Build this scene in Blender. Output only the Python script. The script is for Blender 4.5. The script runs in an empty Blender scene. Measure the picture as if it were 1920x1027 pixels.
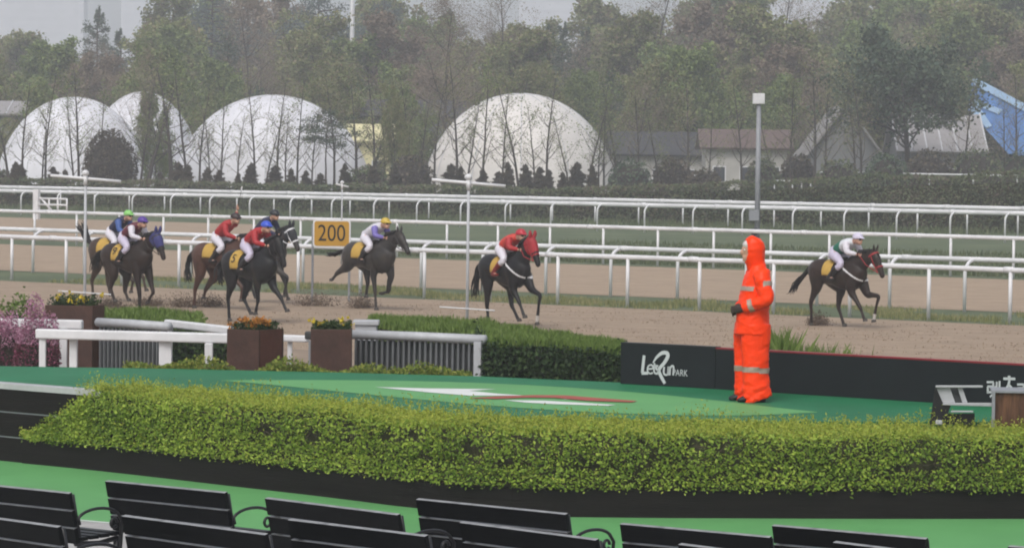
import bpy, math, random
import numpy as np
from mathutils import Vector, Matrix, noise as mnoise
from mathutils.bvhtree import BVHTree

R = math.radians
rng = np.random.default_rng(7)
random.seed(7)
scene = bpy.context.scene
COL = scene.collection

# ------------------------------------------------------------------ camera
F, YH, ROLL, HC = 6200.0, 290.0, 0.0118, 3.5      # focal (px of a 1920 wide frame), horizon row, roll, camera height
pitch = math.atan((513.5 - YH) / F)
Fw = np.array([0, math.cos(pitch), -math.sin(pitch)])
R0 = np.array([1.0, 0, 0]); U0 = np.array([0, math.sin(pitch), math.cos(pitch)])
Rv = R0 * math.cos(ROLL) + U0 * math.sin(ROLL)
Uv = -R0 * math.sin(ROLL) + U0 * math.cos(ROLL)
camd = bpy.data.cameras.new('camera'); cam = bpy.data.objects.new('camera', camd); COL.objects.link(cam)
cam.matrix_world = Matrix(((Rv[0], Uv[0], -Fw[0], 0), (Rv[1], Uv[1], -Fw[1], 0), (Rv[2], Uv[2], -Fw[2], HC), (0, 0, 0, 1)))
camd.sensor_width = 36; camd.lens = 36 * F / 1920; camd.clip_start = .5; camd.clip_end = 4000
scene.camera = cam

def ray(px, py):
    return Fw + Rv * ((px - 960) / F) + Uv * ((513.5 - py) / F)
def at(px, py, z=0.0):
    d = ray(px, py); t = (z - HC) / d[2]
    return np.array([d[0] * t, d[1] * t, z])
def at_d(px, py, dist):
    d = ray(px, py); t = dist / d[1]
    return np.array([d[0] * t, dist, HC + d[2] * t])
def hor(px): return YH + (px - 960) * ROLL

# ------------------------------------------------------------------ world, sun, exposure
SUN_EL, SUN_AZ = R(52), R(200)
w = bpy.data.worlds.new('World'); scene.world = w; w.use_nodes = True
nt = w.node_tree; nt.nodes.clear()
o_ = nt.nodes.new('ShaderNodeOutputWorld'); bg = nt.nodes.new('ShaderNodeBackground')
sk = nt.nodes.new('ShaderNodeTexSky'); sk.sky_type = 'NISHITA'; sk.sun_disc = False
sk.sun_elevation = SUN_EL; sk.sun_rotation = SUN_AZ; sk.air_density = 1.0; sk.dust_density = 4.0; sk.ozone_density = 1.0
hs = nt.nodes.new('ShaderNodeHueSaturation'); hs.inputs['Saturation'].default_value = .42
nt.links.new(sk.outputs[0], hs.inputs['Color']); nt.links.new(hs.outputs[0], bg.inputs['Color'])
bg.inputs['Strength'].default_value = .128
nt.links.new(bg.outputs[0], o_.inputs[0])
sd = bpy.data.lights.new('sun', 'SUN'); sd.energy = 1.0; sd.angle = R(20); sd.color = (1, .97, .93)
sun = bpy.data.objects.new('sun', sd); COL.objects.link(sun)
sdir = Vector((math.sin(SUN_AZ) * math.cos(SUN_EL), math.cos(SUN_AZ) * math.cos(SUN_EL), math.sin(SUN_EL)))
sun.rotation_euler = sdir.to_track_quat('Z', 'Y').to_euler()
sun.location = (0, -20, 60)
vs = scene.view_settings; vs.view_transform = 'Standard'; vs.look = 'None'; vs.gamma = 1; vs.exposure = 0.40; scene.cycles.pixel_filter_type = 'BLACKMAN_HARRIS'; scene.cycles.filter_width = 2.0
scene.view_settings.use_curve_mapping = False
scene.cycles.volume_step_rate = 1.0; scene.cycles.volume_bounces = 3

# ------------------------------------------------------------------ materials
def lin(c):
    return tuple(((x / 255) / 12.92 if x / 255 <= .04045 else ((x / 255 + .055) / 1.055) ** 2.4) for x in c)
def mat(name, c, rough=.75, var=.12, scale=4.0, bump=0, bscale=30.0, metal=0, spec=.35, c2=None, stretch=(1, 1, 1), obvar=0, detail=4, bdist=.03):
    m = bpy.data.materials.new(name); m.use_nodes = True; n = m.node_tree; L = n.links.new
    b = n.nodes['Principled BSDF']; b.inputs['Roughness'].default_value = rough; b.inputs['Metallic'].default_value = metal
    b.inputs['Specular IOR Level'].default_value = spec
    tc = n.nodes.new('ShaderNodeTexCoord'); mp = n.nodes.new('ShaderNodeMapping'); mp.inputs['Scale'].default_value = stretch
    L(tc.outputs['Object'], mp.inputs[0])
    nz = n.nodes.new('ShaderNodeTexNoise'); nz.inputs['Scale'].default_value = scale; nz.inputs['Detail'].default_value = detail
    nz.inputs['Roughness'].default_value = .65
    L(mp.outputs[0], nz.inputs['Vector'])
    rp = n.nodes.new('ShaderNodeValToRGB'); rp.color_ramp.elements[0].position = .3; rp.color_ramp.elements[1].position = .7
    a = tuple(x * (1 - var) for x in c); z = c2 if c2 else tuple(min(1, x * (1 + var)) for x in c)
    rp.color_ramp.elements[0].color = (*a, 1); rp.color_ramp.elements[1].color = (*z, 1)
    L(nz.outputs[0], rp.inputs[0])
    out = rp.outputs[0]
    if obvar:
        oi = n.nodes.new('ShaderNodeObjectInfo'); mr = n.nodes.new('ShaderNodeMapRange')
        mr.inputs[3].default_value = 1 - obvar; mr.inputs[4].default_value = 1 + obvar
        L(oi.outputs['Random'], mr.inputs[0]); h = n.nodes.new('ShaderNodeHueSaturation')
        L(mr.outputs[0], h.inputs['Value']); L(out, h.inputs['Color']); out = h.outputs[0]
    L(out, b.inputs['Base Color'])
    if bump:
        n2 = n.nodes.new('ShaderNodeTexNoise'); n2.inputs['Scale'].default_value = bscale; n2.inputs['Detail'].default_value = 4
        L(mp.outputs[0], n2.inputs['Vector'])
        bp = n.nodes.new('ShaderNodeBump'); bp.inputs['Strength'].default_value = bump; bp.inputs['Distance'].default_value = bdist
        L(n2.outputs[0], bp.inputs['Height']); L(bp.outputs[0], b.inputs['Normal'])
    return m
def leafmat(name, cols, trans=.3, obvar=.15, rough=.6, patch=0.0):
    m = bpy.data.materials.new(name); m.use_nodes = True; n = m.node_tree; L = n.links.new
    b = n.nodes['Principled BSDF']; b.inputs['Roughness'].default_value = rough; b.inputs['Specular IOR Level'].default_value = .25
    g = n.nodes.new('ShaderNodeNewGeometry'); rp = n.nodes.new('ShaderNodeValToRGB')
    els = rp.color_ramp.elements
    while len(els) < len(cols): els.new(.5)
    for i, c in enumerate(cols):
        els[i].position = i / max(1, len(cols) - 1); els[i].color = (*c, 1)
    fac = g.outputs['Random Per Island']
    if patch:
        tc = n.nodes.new('ShaderNodeTexCoord'); nz = n.nodes.new('ShaderNodeTexNoise'); nz.inputs['Scale'].default_value = patch
        L(tc.outputs['Object'], nz.inputs['Vector'])
        ma = n.nodes.new('ShaderNodeMath'); ma.operation = 'MULTIPLY_ADD'; ma.inputs[1].default_value = 1.6; ma.inputs[2].default_value = -.8
        L(nz.outputs[0], ma.inputs[0])
        ad = n.nodes.new('ShaderNodeMath'); ad.operation = 'ADD'; L(ma.outputs[0], ad.inputs[0]); L(fac, ad.inputs[1]); ad.use_clamp = True
        fac = ad.outputs[0]
    L(fac, rp.inputs[0])
    oi = n.nodes.new('ShaderNodeObjectInfo'); mr = n.nodes.new('ShaderNodeMapRange')
    mr.inputs[3].default_value = 1 - obvar; mr.inputs[4].default_value = 1 + obvar
    L(oi.outputs['Random'], mr.inputs[0]); h = n.nodes.new('ShaderNodeHueSaturation')
    L(mr.outputs[0], h.inputs['Value']); L(rp.outputs[0], h.inputs['Color'])
    L(h.outputs[0], b.inputs['Base Color'])
    if trans:
        t = n.nodes.new('ShaderNodeBsdfTranslucent'); L(h.outputs[0], t.inputs['Color'])
        mx = n.nodes.new('ShaderNodeMixShader'); mx.inputs[0].default_value = trans
        L(b.outputs[0], mx.inputs[1]); L(t.outputs[0], mx.inputs[2]); L(mx.outputs[0], n.nodes['Material Output'].inputs[0])
    return m

M = {}
M['white'] = mat('white_paint', (.66, .66, .675), .45, .12, 2.5, detail=9)
M['white_rail'] = mat('white_aluminium', (.64, .64, .655), .4, .14, .9, detail=9)
M['sand'] = mat('wet_sand', (.315, .236, .168), .85, .17, .9, 1.0, 5.0, detail=12, stretch=(1, 1.6, 1), bdist=.09)
M['sand_far'] = mat('pale_sand', (.335, .25, .175), .85, .15, .8, .8, 4.0, detail=12, stretch=(1, 1.6, 1), bdist=.07)
M['field'] = mat('field_grass', (.075, .105, .05), .9, .2, .22, c2=(.12, .145, .072), detail=8)
M['earth'] = mat('terrace_earth', (.25, .19, .14), .9, .2, 2, .4, 8)
M['turf_dark'] = mat('dark_green_carpet', (.018, .145, .060), .55, .14, .55, .3, 60, c2=(.027, .190, .086), spec=.10, detail=6)
M['turf_light'] = mat('light_green_carpet', (.115, .325, .115), .55, .10, .6, .2, 60, spec=.10, detail=6)
M['mark_white'] = mat('white_marking', (.66, .68, .66), .6, .06, 3)
M['mark_red'] = mat('red_marking', (.33, .065, .04), .6, .1, 3)
M['concrete'] = mat('concrete', (.36, .35, .34), .7, .12, 5, .2, 40)
M['dark_wood'] = mat('dark_planks', (.010, .008, .0072), .7, .35, 3, .2, 20, stretch=(.4, .4, 6), spec=.12)
M['cap_stone'] = mat('grey_capping', (.42, .42, .43), .5, .1, 4)
M['soil'] = mat('soil', (.03, .024, .018), .95, .3, 6)
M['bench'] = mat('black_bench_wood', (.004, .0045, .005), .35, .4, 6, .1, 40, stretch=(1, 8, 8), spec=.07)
M['bench_highlight'] = mat('painted_edge_highlight', (.22, .222, .225), .3, .5, 9, spec=.5)  # pale colour paints the sky highlight onto the wet slat tops
M['iron'] = mat('cast_iron', (.006, .006, .008), .4, .2, 8, spec=.5)
M['board'] = mat('charcoal_board', (.013, .016, .018), .6, .15, 1.5, spec=.12)
M['board_red'] = mat('red_edge', (.22, .02, .025), .5, .15, 3)
M['letter'] = mat('white_letter', (.52, .54, .55), .5, .04, 5)
M['black'] = mat('black_paint', (.012, .012, .013), .5, .2, 5)
M['silver'] = mat('silver_metal', (.42, .43, .45), .55, .08, 6, metal=.1)
M['fence_bar'] = mat('fence_bar', (.125, .132, .138), .55, .15, 5)
M['grey_bar'] = mat('grey_bar', (.25, .26, .28), .5, .1, 5, metal=.05)
M['grey_dark'] = mat('dark_gap', (.045, .048, .05), .6, .1, 5)
M['rust'] = mat('brown_planter', (.060, .029, .021), .7, .4, 3, .2, 25, detail=9)
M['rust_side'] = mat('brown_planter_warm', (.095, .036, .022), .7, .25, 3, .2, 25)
M['wood_panel'] = mat('rusty_panel', (.07, .03, .017), .6, .5, 4, .2, 20, c2=(.14, .065, .03), stretch=(4, 4, .6))
M['yellow_sign'] = mat('sign_yellow', (.46, .25, .03), .5, .06, 3)
M['orange'] = mat('orange_waterproof', (1.0, .048, .001), .4, .06, 3, .15, 30, spec=.2)
M['reflect'] = mat('reflective_tape', (.36, .27, .22), .45, .15, 20, metal=.1)
M['skin'] = mat('skin', (.50, .29, .21), .55, .06, 12)
M['glove'] = mat('dark_glove', (.045, .03, .026), .7, .1, 12)
M['shoe'] = mat('black_boot', (.012, .012, .013), .5, .2, 12)
M['cap_pale'] = mat('pale_cap', (.62, .56, .55), .6, .05, 12)
M['eye'] = mat('eye_dark', (.02, .015, .012), .2, .05, 12)
M['eyewhite'] = mat('eye_white', (.7, .68, .65), .3, .02, 12)
M['dome'] = mat('white_fabric', (.68, .68, .72), .55, .09, .35, .5, .8, spec=.3, detail=8, bdist=.3)
M['dome_warm'] = mat('cream_fabric', (.67, .64, .61), .55, .09, .35, .5, .8, spec=.3, detail=8, bdist=.3)
M['seam'] = mat('fabric_seam', (.54, .54, .56), .6, .05, 2)
M['wall_white'] = mat('white_wall', (.42, .405, .38), .8, .18, .5, detail=8)
M['wall_grey'] = mat('grey_wall', (.19, .195, .20), .8, .08, 1)
M['wall_yellow'] = mat('yellow_wall', (.66, .61, .36), .8, .06, 1)
M['roof_red'] = mat('red_brown_roof', (.125, .088, .08), .7, .15, 2)
M['roof_dark'] = mat('dark_roof', (.045, .045, .05), .7, .15, 2)
M['roof_grey'] = mat('grey_metal_roof', (.29, .275, .275), .5, .08, 2)
M['glass'] = mat('window_glass', (.05, .055, .065), .15, .1, 2, spec=.6)
M['blue'] = mat('blue_sheet', (.10, .22, .55), .5, .2, .7, c2=(.15, .32, .68))
M['pale_blue'] = mat('pale_blue_trim', (.38, .55, .78), .5, .08, 2)
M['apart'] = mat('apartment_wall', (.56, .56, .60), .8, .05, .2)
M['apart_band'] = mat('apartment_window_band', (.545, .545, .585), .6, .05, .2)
M['bark'] = mat('bark', (.055, .046, .038), .9, .3, 3, stretch=(1, 1, .3))
M['bark_pale'] = mat('pale_bark', (.12, .105, .095), .9, .25, 3, stretch=(1, 1, .3))
M['pine_bark'] = mat('pine_bark', (.065, .045, .036), .9, .3, 3, stretch=(1, 1, .3))
M['twig'] = leafmat('twigs', [(0.147, 0.121, 0.105), (0.224, 0.186, 0.156), (0.291, 0.224, 0.186)], 0, .15, .9)
M['bud'] = leafmat('budding_leaves', [(0.123, 0.143, 0.055), (0.185, 0.221, 0.073), (0.265, 0.276, 0.109), (0.248, 0.184, 0.120)], .25)
M['bud_green'] = leafmat('spring_leaves', [(0.107, 0.146, 0.058), (0.166, 0.228, 0.069), (0.253, 0.294, 0.098)], .25)
M['bud_brown'] = leafmat('brown_buds', [(0.161, 0.144, 0.100), (0.233, 0.185, 0.130), (0.286, 0.206, 0.149)], .2)
M['needle'] = leafmat('pine_needles', [(0.041, 0.071, 0.045), (0.066, 0.103, 0.059), (0.103, 0.133, 0.074)], .1)
M['needle_blue'] = leafmat('blue_needles', [(0.077, 0.110, 0.110), (0.110, 0.149, 0.136), (0.153, 0.186, 0.164)], .1)
M['shrub_dark'] = leafmat('dark_shrub_leaves', [(0.052, 0.048, 0.033), (0.078, 0.070, 0.046), (0.120, 0.091, 0.061)], .1)
M['hedge_far'] = leafmat('far_hedge_leaves', [(0.056, 0.075, 0.042), (0.089, 0.116, 0.055), (0.138, 0.156, 0.073), (0.121, 0.093, 0.073)], .15, patch=.35)
M['hedge'] = leafmat('hedge_leaves', [(0.131, 0.208, 0.029), (0.209, 0.307, 0.039), (0.296, 0.404, 0.055), (0.384, 0.483, 0.072)], .3, 0, .55, patch=1.5)
M['hedge_shoot'] = leafmat('hedge_young_shoots', [(0.264, 0.323, 0.044), (0.354, 0.411, 0.061), (0.441, 0.469, 0.077)], .35, 0, .55)
M['hedge_twig'] = leafmat('hedge_twigs', [(0.078, 0.061, 0.044), (0.153, 0.114, 0.078)], 0, 0, .9)
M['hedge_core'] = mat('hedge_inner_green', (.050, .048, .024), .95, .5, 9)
M['infield'] = leafmat('infield_blades', [(0.086, 0.113, 0.054), (0.117, 0.149, 0.068), (0.153, 0.171, 0.090)], .25, 0, patch=.3)
M['box_leaf'] = leafmat('box_leaves', [(0.018, 0.036, 0.014), (0.030, 0.058, 0.019), (0.054, 0.090, 0.026)], .15, 0)
M['verge'] = leafmat('verge_grass', [(0.085, 0.140, 0.028), (0.136, 0.213, 0.040), (0.199, 0.266, 0.071)], .3, 0)
M['strip'] = leafmat('strip_grass', [(0.168, 0.188, 0.072), (0.252, 0.259, 0.104), (0.353, 0.314, 0.160)], .25, 0, patch=.4)
M['cover'] = leafmat('cover_leaves', [(0.098, 0.156, 0.026), (0.195, 0.247, 0.039), (0.312, 0.312, 0.065)], .3, 0)
M['pink'] = leafmat('pink_blossom', [(0.251, 0.109, 0.158), (0.433, 0.201, 0.301), (0.570, 0.367, 0.459)], .3, .1)
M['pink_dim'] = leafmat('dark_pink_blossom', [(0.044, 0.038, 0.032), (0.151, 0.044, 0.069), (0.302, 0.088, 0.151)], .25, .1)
M['flower_y'] = leafmat('yellow_flowers', [(.55, .40, .02), (.7, .55, .05)], .2, 0)
M['flower_o'] = leafmat('orange_flowers', [(0.384, 0.136, 0.024), (0.480, 0.224, 0.040)], .2, 0)
M['flower_leaf'] = leafmat('flower_leaves', [(.02, .04, .014), (.05, .08, .02)], .2, 0)

# ------------------------------------------------------------------ mesh helpers
class MB:
    def __init__(s): s.v = []; s.f = []; s.n = 0
    def add(s, v, f):
        o = s.n; s.v.extend([tuple(map(float, p)) for p in v]); s.f.extend([tuple(i + o for i in q) for q in f]); s.n += len(v); return s
    def box(s, c, size, ax=None):
        c = np.array(c, float); h = np.array(size, float) / 2
        A = np.eye(3) if ax is None else np.array(ax, float)
        vs_ = [c + A[0] * h[0] * i + A[1] * h[1] * j + A[2] * h[2] * k for i in (-1, 1) for j in (-1, 1) for k in (-1, 1)]
        return s.add(vs_, [(0, 1, 3, 2), (4, 6, 7, 5), (0, 4, 5, 1), (2, 3, 7, 6), (0, 2, 6, 4), (1, 5, 7, 3)])
    def prism(s, poly, z0, z1):          # poly: ccw xy list
        n = len(poly); v = [(p[0], p[1], z0) for p in poly] + [(p[0], p[1], z1) for p in poly]
        return s.add(v, [tuple(reversed(range(n))), tuple(range(n, 2 * n))] + [(i, (i + 1) % n, n + (i + 1) % n, n + i) for i in range(n)])
    def tube(s, pts, rad, n=8, cap=True):
        P = [np.array(p, float) for p in pts]; m = len(P)
        rr = [rad] * m if np.isscalar(rad) else list(rad)
        ref = None; V = []
        for i in range(m):
            t = P[min(i + 1, m - 1)] - P[max(i - 1, 0)]; t = t / (np.linalg.norm(t) + 1e-9)
            if ref is None: ref = np.array([0, 0, 1.0]) if abs(t[2]) < .9 else np.array([0, 1.0, 0])
            a = ref - t * ref.dot(t); a /= np.linalg.norm(a) + 1e-9; ref = a; b = np.cross(t, a)
            V += [P[i] + rr[i] * (math.cos(2 * math.pi * k / n) * a + math.sin(2 * math.pi * k / n) * b) for k in range(n)]
        Fc = [(i * n + k, i * n + (k + 1) % n, (i + 1) * n + (k + 1) % n, (i + 1) * n + k) for i in range(m - 1) for k in range(n)]
        if cap: Fc += [tuple(reversed(range(n))), tuple(range((m - 1) * n, m * n))]
        return s.add(V, Fc)
    def build(s, name, m, parent=None, smooth=False, bevel=0):
        return mk(name, s.v, s.f, m, parent, smooth, bevel)
def mk(name, v, f, m, parent=None, smooth=False, bevel=0):
    me = bpy.data.meshes.new(name); me.from_pydata(v if isinstance(v, list) else v.tolist(), [], f if isinstance(f, list) else f.tolist())
    me.validate(); me.update()
    return link(name, me, m, parent, smooth, bevel)
def link(name, me, m, parent=None, smooth=False, bevel=0):
    if m is not None:
        me.materials.clear(); me.materials.append(M[m] if isinstance(m, str) else m)
    if smooth: me.polygons.foreach_set('use_smooth', [True] * len(me.polygons))
    o = bpy.data.objects.new(name, me); COL.objects.link(o)
    if parent: o.parent = parent
    if bevel:
        b = o.modifiers.new('bevel', 'BEVEL'); b.width = bevel; b.segments = 2; b.limit_method = 'ANGLE'
    return o
def tag(o, label=None, cat=None, group=None, kind=None):
    if label: o['label'] = label
    if cat: o['category'] = cat
    if group: o['group'] = group
    if kind: o['kind'] = kind
    return o
def empty(name, loc=(0, 0, 0), rz=0, label=None, cat=None, group=None, sc=1):
    o = bpy.data.objects.new(name, None); COL.objects.link(o); o.empty_display_size = .2
    o.location = [float(x) for x in loc]; o.rotation_euler = (0, 0, rz); o.scale = (sc, sc, sc) if np.isscalar(sc) else sc
    return tag(o, label, cat, group)
def copy_tree(o, parent=None):
    c = o.copy(); COL.objects.link(c)
    if parent: c.parent = parent
    for ch in list(o.children): copy_tree(ch, c)
    return c
def cat_rom(P, sub):
    P = np.array(P, float); out = []
    for i in range(len(P) - 1):
        p0 = P[max(i - 1, 0)]; p1 = P[i]; p2 = P[i + 1]; p3 = P[min(i + 2, len(P) - 1)]
        for k in range(sub):
            t = k / sub
            out.append(.5 * ((2 * p1) + (-p0 + p2) * t + (2 * p0 - 5 * p1 + 4 * p2 - p3) * t * t + (-p0 + 3 * p1 - 3 * p2 + p3) * t ** 3))
    out.append(P[-1]); return np.array(out)
def sweep(mb, st, n=16, sub=5, lat=(0, 1, 0)):
    """st: rows x,y,z,a(lateral),b(in plane)"""
    S = cat_rom(st, sub); V = []; m = len(S); lat = np.array(lat, float)
    for i in range(m):
        t = S[min(i + 1, m - 1), :3] - S[max(i - 1, 0), :3]; t /= np.linalg.norm(t) + 1e-9
        Lv = lat - t * lat.dot(t)
        if np.linalg.norm(Lv) < .2: Lv = np.array([1.0, 0, 0]) - t * t[0]
        Lv /= np.linalg.norm(Lv); N = np.cross(t, Lv)
        a, b = max(S[i, 3], .004), max(S[i, 4], .004)
        V += [S[i, :3] + a * math.cos(2 * math.pi * k / n) * Lv + b * math.sin(2 * math.pi * k / n) * N for k in range(n)]
    Fc = [(i * n + k, i * n + (k + 1) % n, (i + 1) * n + (k + 1) % n, (i + 1) * n + k) for i in range(m - 1) for k in range(n)]
    Fc += [tuple(reversed(range(n))), tuple(range((m - 1) * n, m * n))]
    mb.add(V, Fc)
def ell(mb, c, r, rot=None, nu=14, nv=10):
    c = np.array(c, float); A = np.eye(3) if rot is None else np.array(rot, float)
    V = []; Fc = []
    for j in range(1, nv):
        th = math.pi * j / nv
        for i in range(nu):
            ph = 2 * math.pi * i / nu
            V.append(c + A.T @ np.array([r[0] * math.sin(th) * math.cos(ph), r[1] * math.sin(th) * math.sin(ph), r[2] * math.cos(th)]))
    V += [c + A.T @ np.array([0, 0, r[2]]), c + A.T @ np.array([0, 0, -r[2]])]
    T = (nv - 1) * nu; B = T + 1
    for j in range(nv - 2):
        for i in range(nu): Fc.append((j * nu + i, (j + 1) * nu + i, (j + 1) * nu + (i + 1) % nu, j * nu + (i + 1) % nu))
    for i in range(nu):
        Fc.append((T, i, (i + 1) % nu)); Fc.append((B, (nv - 2) * nu + (i + 1) % nu, (nv - 2) * nu + i))
    mb.add(V, Fc)
def remesh(mb, name, m, parent, vox=.014, smooth=3, disp=None):
    me = bpy.data.meshes.new(name); me.from_pydata(mb.v, [], mb.f); me.update()
    o = bpy.data.objects.new(name, me); COL.objects.link(o)
    a = o.modifiers.new('r', 'REMESH'); a.mode = 'VOXEL'; a.voxel_size = vox
    if smooth:
        b = o.modifiers.new('s', 'SMOOTH'); b.factor = .5; b.iterations = smooth
    dg = bpy.context.evaluated_depsgraph_get(); dg.update()
    new = bpy.data.meshes.new_from_object(o.evaluated_get(dg)); new.name = name
    bpy.data.objects.remove(o); bpy.data.meshes.remove(me)
    if disp:
        co = np.empty(len(new.vertices) * 3); new.vertices.foreach_get('co', co); co = co.reshape(-1, 3)
        no = np.array([v.normal[:] for v in new.vertices])
        d = np.array([disp(p) for p in co]); co = co + no * d[:, None]
        new.vertices.foreach_set('co', co.ravel()); new.update()
    return link(name, new, m, parent, True)
def extract(src, pred, off, name, m, parent):
    me = src.data; n = len(me.vertices)
    co = np.empty(n * 3); me.vertices.foreach_get('co', co); co = co.reshape(-1, 3)
    no = np.array([v.normal[:] for v in me.vertices])
    fs = [tuple(p.vertices) for p in me.polygons if pred(np.mean(co[list(p.vertices)], axis=0))]
    if not fs: return None
    ids = sorted({i for f in fs for i in f}); mp = {i: k for k, i in enumerate(ids)}
    return mk(name, [tuple(co[i] + no[i] * off) for i in ids], [tuple(mp[i] for i in f) for f in fs], m, parent, True)
def leaf_arrays(c, size, aspect=.5, up=0.0, r=rng, face=None):
    n = len(c); a = r.normal(size=(n, 3)); a[:, 2] += up
    if face is not None:                          # leaves turned towards the open side
        fn = r.normal(size=(n, 3)) * .75 + np.array(face); fn /= np.linalg.norm(fn, axis=1)[:, None]
        a -= fn * (a * fn).sum(1)[:, None]
    a /= np.linalg.norm(a, axis=1)[:, None]
    b = r.normal(size=(n, 3)) if face is None else np.cross(fn, a)
    b -= a * (a * b).sum(1)[:, None]; b /= np.linalg.norm(b, axis=1)[:, None]
    s = (size * r.uniform(.6, 1.4, n))[:, None]
    nn = np.cross(a, b)
    V = np.stack([c - a * s * .5, c + b * s * .5 * aspect + nn * s * .08, c + a * s * .5, c - b * s * .5 * aspect + nn * s * .08], 1).reshape(-1, 3)
    return V, np.arange(4 * n).reshape(n, 4)
def leaves(name, c, size, m, parent=None, aspect=.5, up=0.0, face=None):
    V, Q = leaf_arrays(np.asarray(c, float), size, aspect, up, face=face)
    return mk(name, V, Q, m, parent)
def text_mesh(txt, size, align='CENTER'):
    cu = bpy.data.curves.new('t', 'FONT'); cu.body = txt; cu.size = size; cu.align_x = align; cu.align_y = 'CENTER'; cu.fill_mode = 'FRONT'
    o = bpy.data.objects.new('t', cu); COL.objects.link(o)
    dg = bpy.context.evaluated_depsgraph_get(); dg.update()
    me = bpy.data.meshes.new_from_object(o.evaluated_get(dg)); v = [tuple(p.co) for p in me.vertices]; f = [tuple(p.vertices) for p in me.polygons]
    bpy.data.objects.remove(o); return v, f

TH = math.atan(1.157e-4 * F)                       # the course runs at this angle to the picture plane
U = np.array([math.cos(TH), -math.sin(TH), 0]); N = np.array([math.sin(TH), math.cos(TH), 0]); Z = np.array([0, 0, 1.0])
AX = [U, N, Z]
def line_at(d0, t, off=0.0, z=0.0): return np.array([0, d0, 0]) + U * t + N * off + Z * z
def t_of(px, d0):
    q = (px - 960) / F; return d0 * q / (math.cos(TH) + q * math.sin(TH))

# ------------------------------------------------------------------ setting
def strip(name, d_near, d_far, z, m, t0=-90, t1=70):
    p = [line_at(d_near, t0), line_at(d_near, t1), line_at(d_far, t1), line_at(d_far, t0)]
    mb = MB(); nn = 40
    for k in range(nn):
        a, b = k / nn, (k + 1) / nn
        q = [p[0] + (p[1] - p[0]) * a, p[0] + (p[1] - p[0]) * b, p[3] + (p[2] - p[3]) * b, p[3] + (p[2] - p[3]) * a]
        mb.add([(x[0], x[1], z) for x in q], [(0, 1, 2, 3)])
    return tag(mb.build(name, m), kind='structure')
g = MB(); g.add([(-700, -30, -.004), (700, -30, -.004), (700, 1740, -.004), (-700, 1740, -.004)], [(0, 1, 2, 3)])
tag(g.build('ground', 'field'), kind='structure')
D4, D3, D2, D1, D0 = F / 79, F / 74, F / 57, F / 39.7, F / 36.5
strip('sand_track', 54, D4 - .6, .004, 'sand')
strip('inner_sand_track', D3 + .8, D2 - 1.0, .004, 'sand_far', -110, 90)
cs = MB()
q = [line_at(D2 + 5, -90), line_at(D2 + 5, t_of(560, D2 + 5)), line_at(D1 - 6, t_of(500, D1 - 6)), line_at(D1 - 6, -100)]
cs.add([(x[0], x[1], .004) for x in q], [(0, 1, 2, 3)]); tag(cs.build('crossing_path', 'sand_far'), kind='structure')

# grass on the strip between the running rails, one mass of blades
def blades(name, pts, h, wdt, m, kind='stuff', lean=.35, parent=None):
    n = len(pts); a = rng.uniform(0, 2 * math.pi, n); hh = h * rng.uniform(.5, 1.3, n); ww = wdt * rng.uniform(.7, 1.3, n)
    dx = np.stack([np.cos(a), np.sin(a), np.zeros(n)], 1); ln = np.stack([np.cos(a + 1.3), np.sin(a + 1.3), np.zeros(n)], 1)
    l = rng.uniform(0, lean, n)[:, None] * hh[:, None]
    V = np.stack([pts - dx * ww[:, None], pts + dx * ww[:, None], pts + dx * ww[:, None] * .6 + ln * l * .4 + Z * hh[:, None] * .6, pts + ln * l + Z * hh[:, None]], 1).reshape(-1, 3)
    o = mk(name, V, np.arange(4 * n).reshape(n, 4), m, parent)
    if kind: tag(o, kind=kind)
    return o
n = 26000
tt = rng.uniform(-16, 15, n); oo = rng.beta(1.3, 1.3, n) * (D3 - D4) * math.cos(TH) * 1.05
pp = np.array([0, D4 - .5, 0]) + tt[:, None] * U + oo[:, None] * N
den = np.array([mnoise.noise((p[0] * .5, p[1] * .3, 3)) for p in pp])
tag(blades('grass_strip', pp[den > -.02], .10, .012, 'strip'), label='thin worn grass growing along the foot of the white running rails', cat='grass')
n = 16000
pp = np.array([0, D2 + 1.2, 0]) + rng.uniform(-12, 22, n)[:, None] * U + (rng.uniform(0, 1, n) ** 1.5 * 22)[:, None] * N
tag(blades('infield_grass', pp, .16, .03, 'infield'), label='green infield grass behind the straight post rail', cat='grass')

# platform, terrace, floor
ZP = .92
far_e = [(-140, 683), (0, 686), (320, 691), (640, 698), (896, 705), (1160, 716.5), (1430, 733), (1750, 754.5), (1920, 765), (2080, 775)]
FE = [at(x, y, ZP) for x, y in far_e]
wall_px = [(-140, 846), (0, 862), (190, 881), (400, 905), (600, 928), (780, 950), (960, 964), (1200, 968), (1400, 969), (1650, 970), (1920, 970), (2080, 970)]
WB = cat_rom([at(x, y, .1) for x, y in wall_px], 4)
px_w = cat_rom([[x, 0, 0] for x, y in wall_px], 4)[:, 0]
def bed_depth(px): return min(1.15, max(.02, (px - 60) / 330 * 1.15))
PFR = [p + np.array([0, bed_depth(x) if x > 200 else .02, 0]) for p, x in zip(WB, px_w)]
pf = MB(); pf.prism([(p[0], p[1]) for p in PFR] + [(p[0], p[1]) for p in reversed(FE)], .0, ZP)
tag(pf.build('platform', 'turf_dark'), kind='structure')
fl = MB(); fl.add([(-14, 22, .1), (14, 22, .1), (14, 36, .1), (-14, 40, .1)], [(0, 1, 2, 3)])
fl.add([(-14, 22, -.05), (14, 22, -.05), (14, 22, .1), (-14, 22, .1)], [(0, 1, 2, 3)])
tag(fl.build('green_floor', 'turf_light'), kind='structure')
e0, e1 = at(60, 968, .104), at(500, 1007, .104); e2 = e1 + (e1 - e0) * 2.2; e00 = e0 - (e1 - e0) * 1.0
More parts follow.
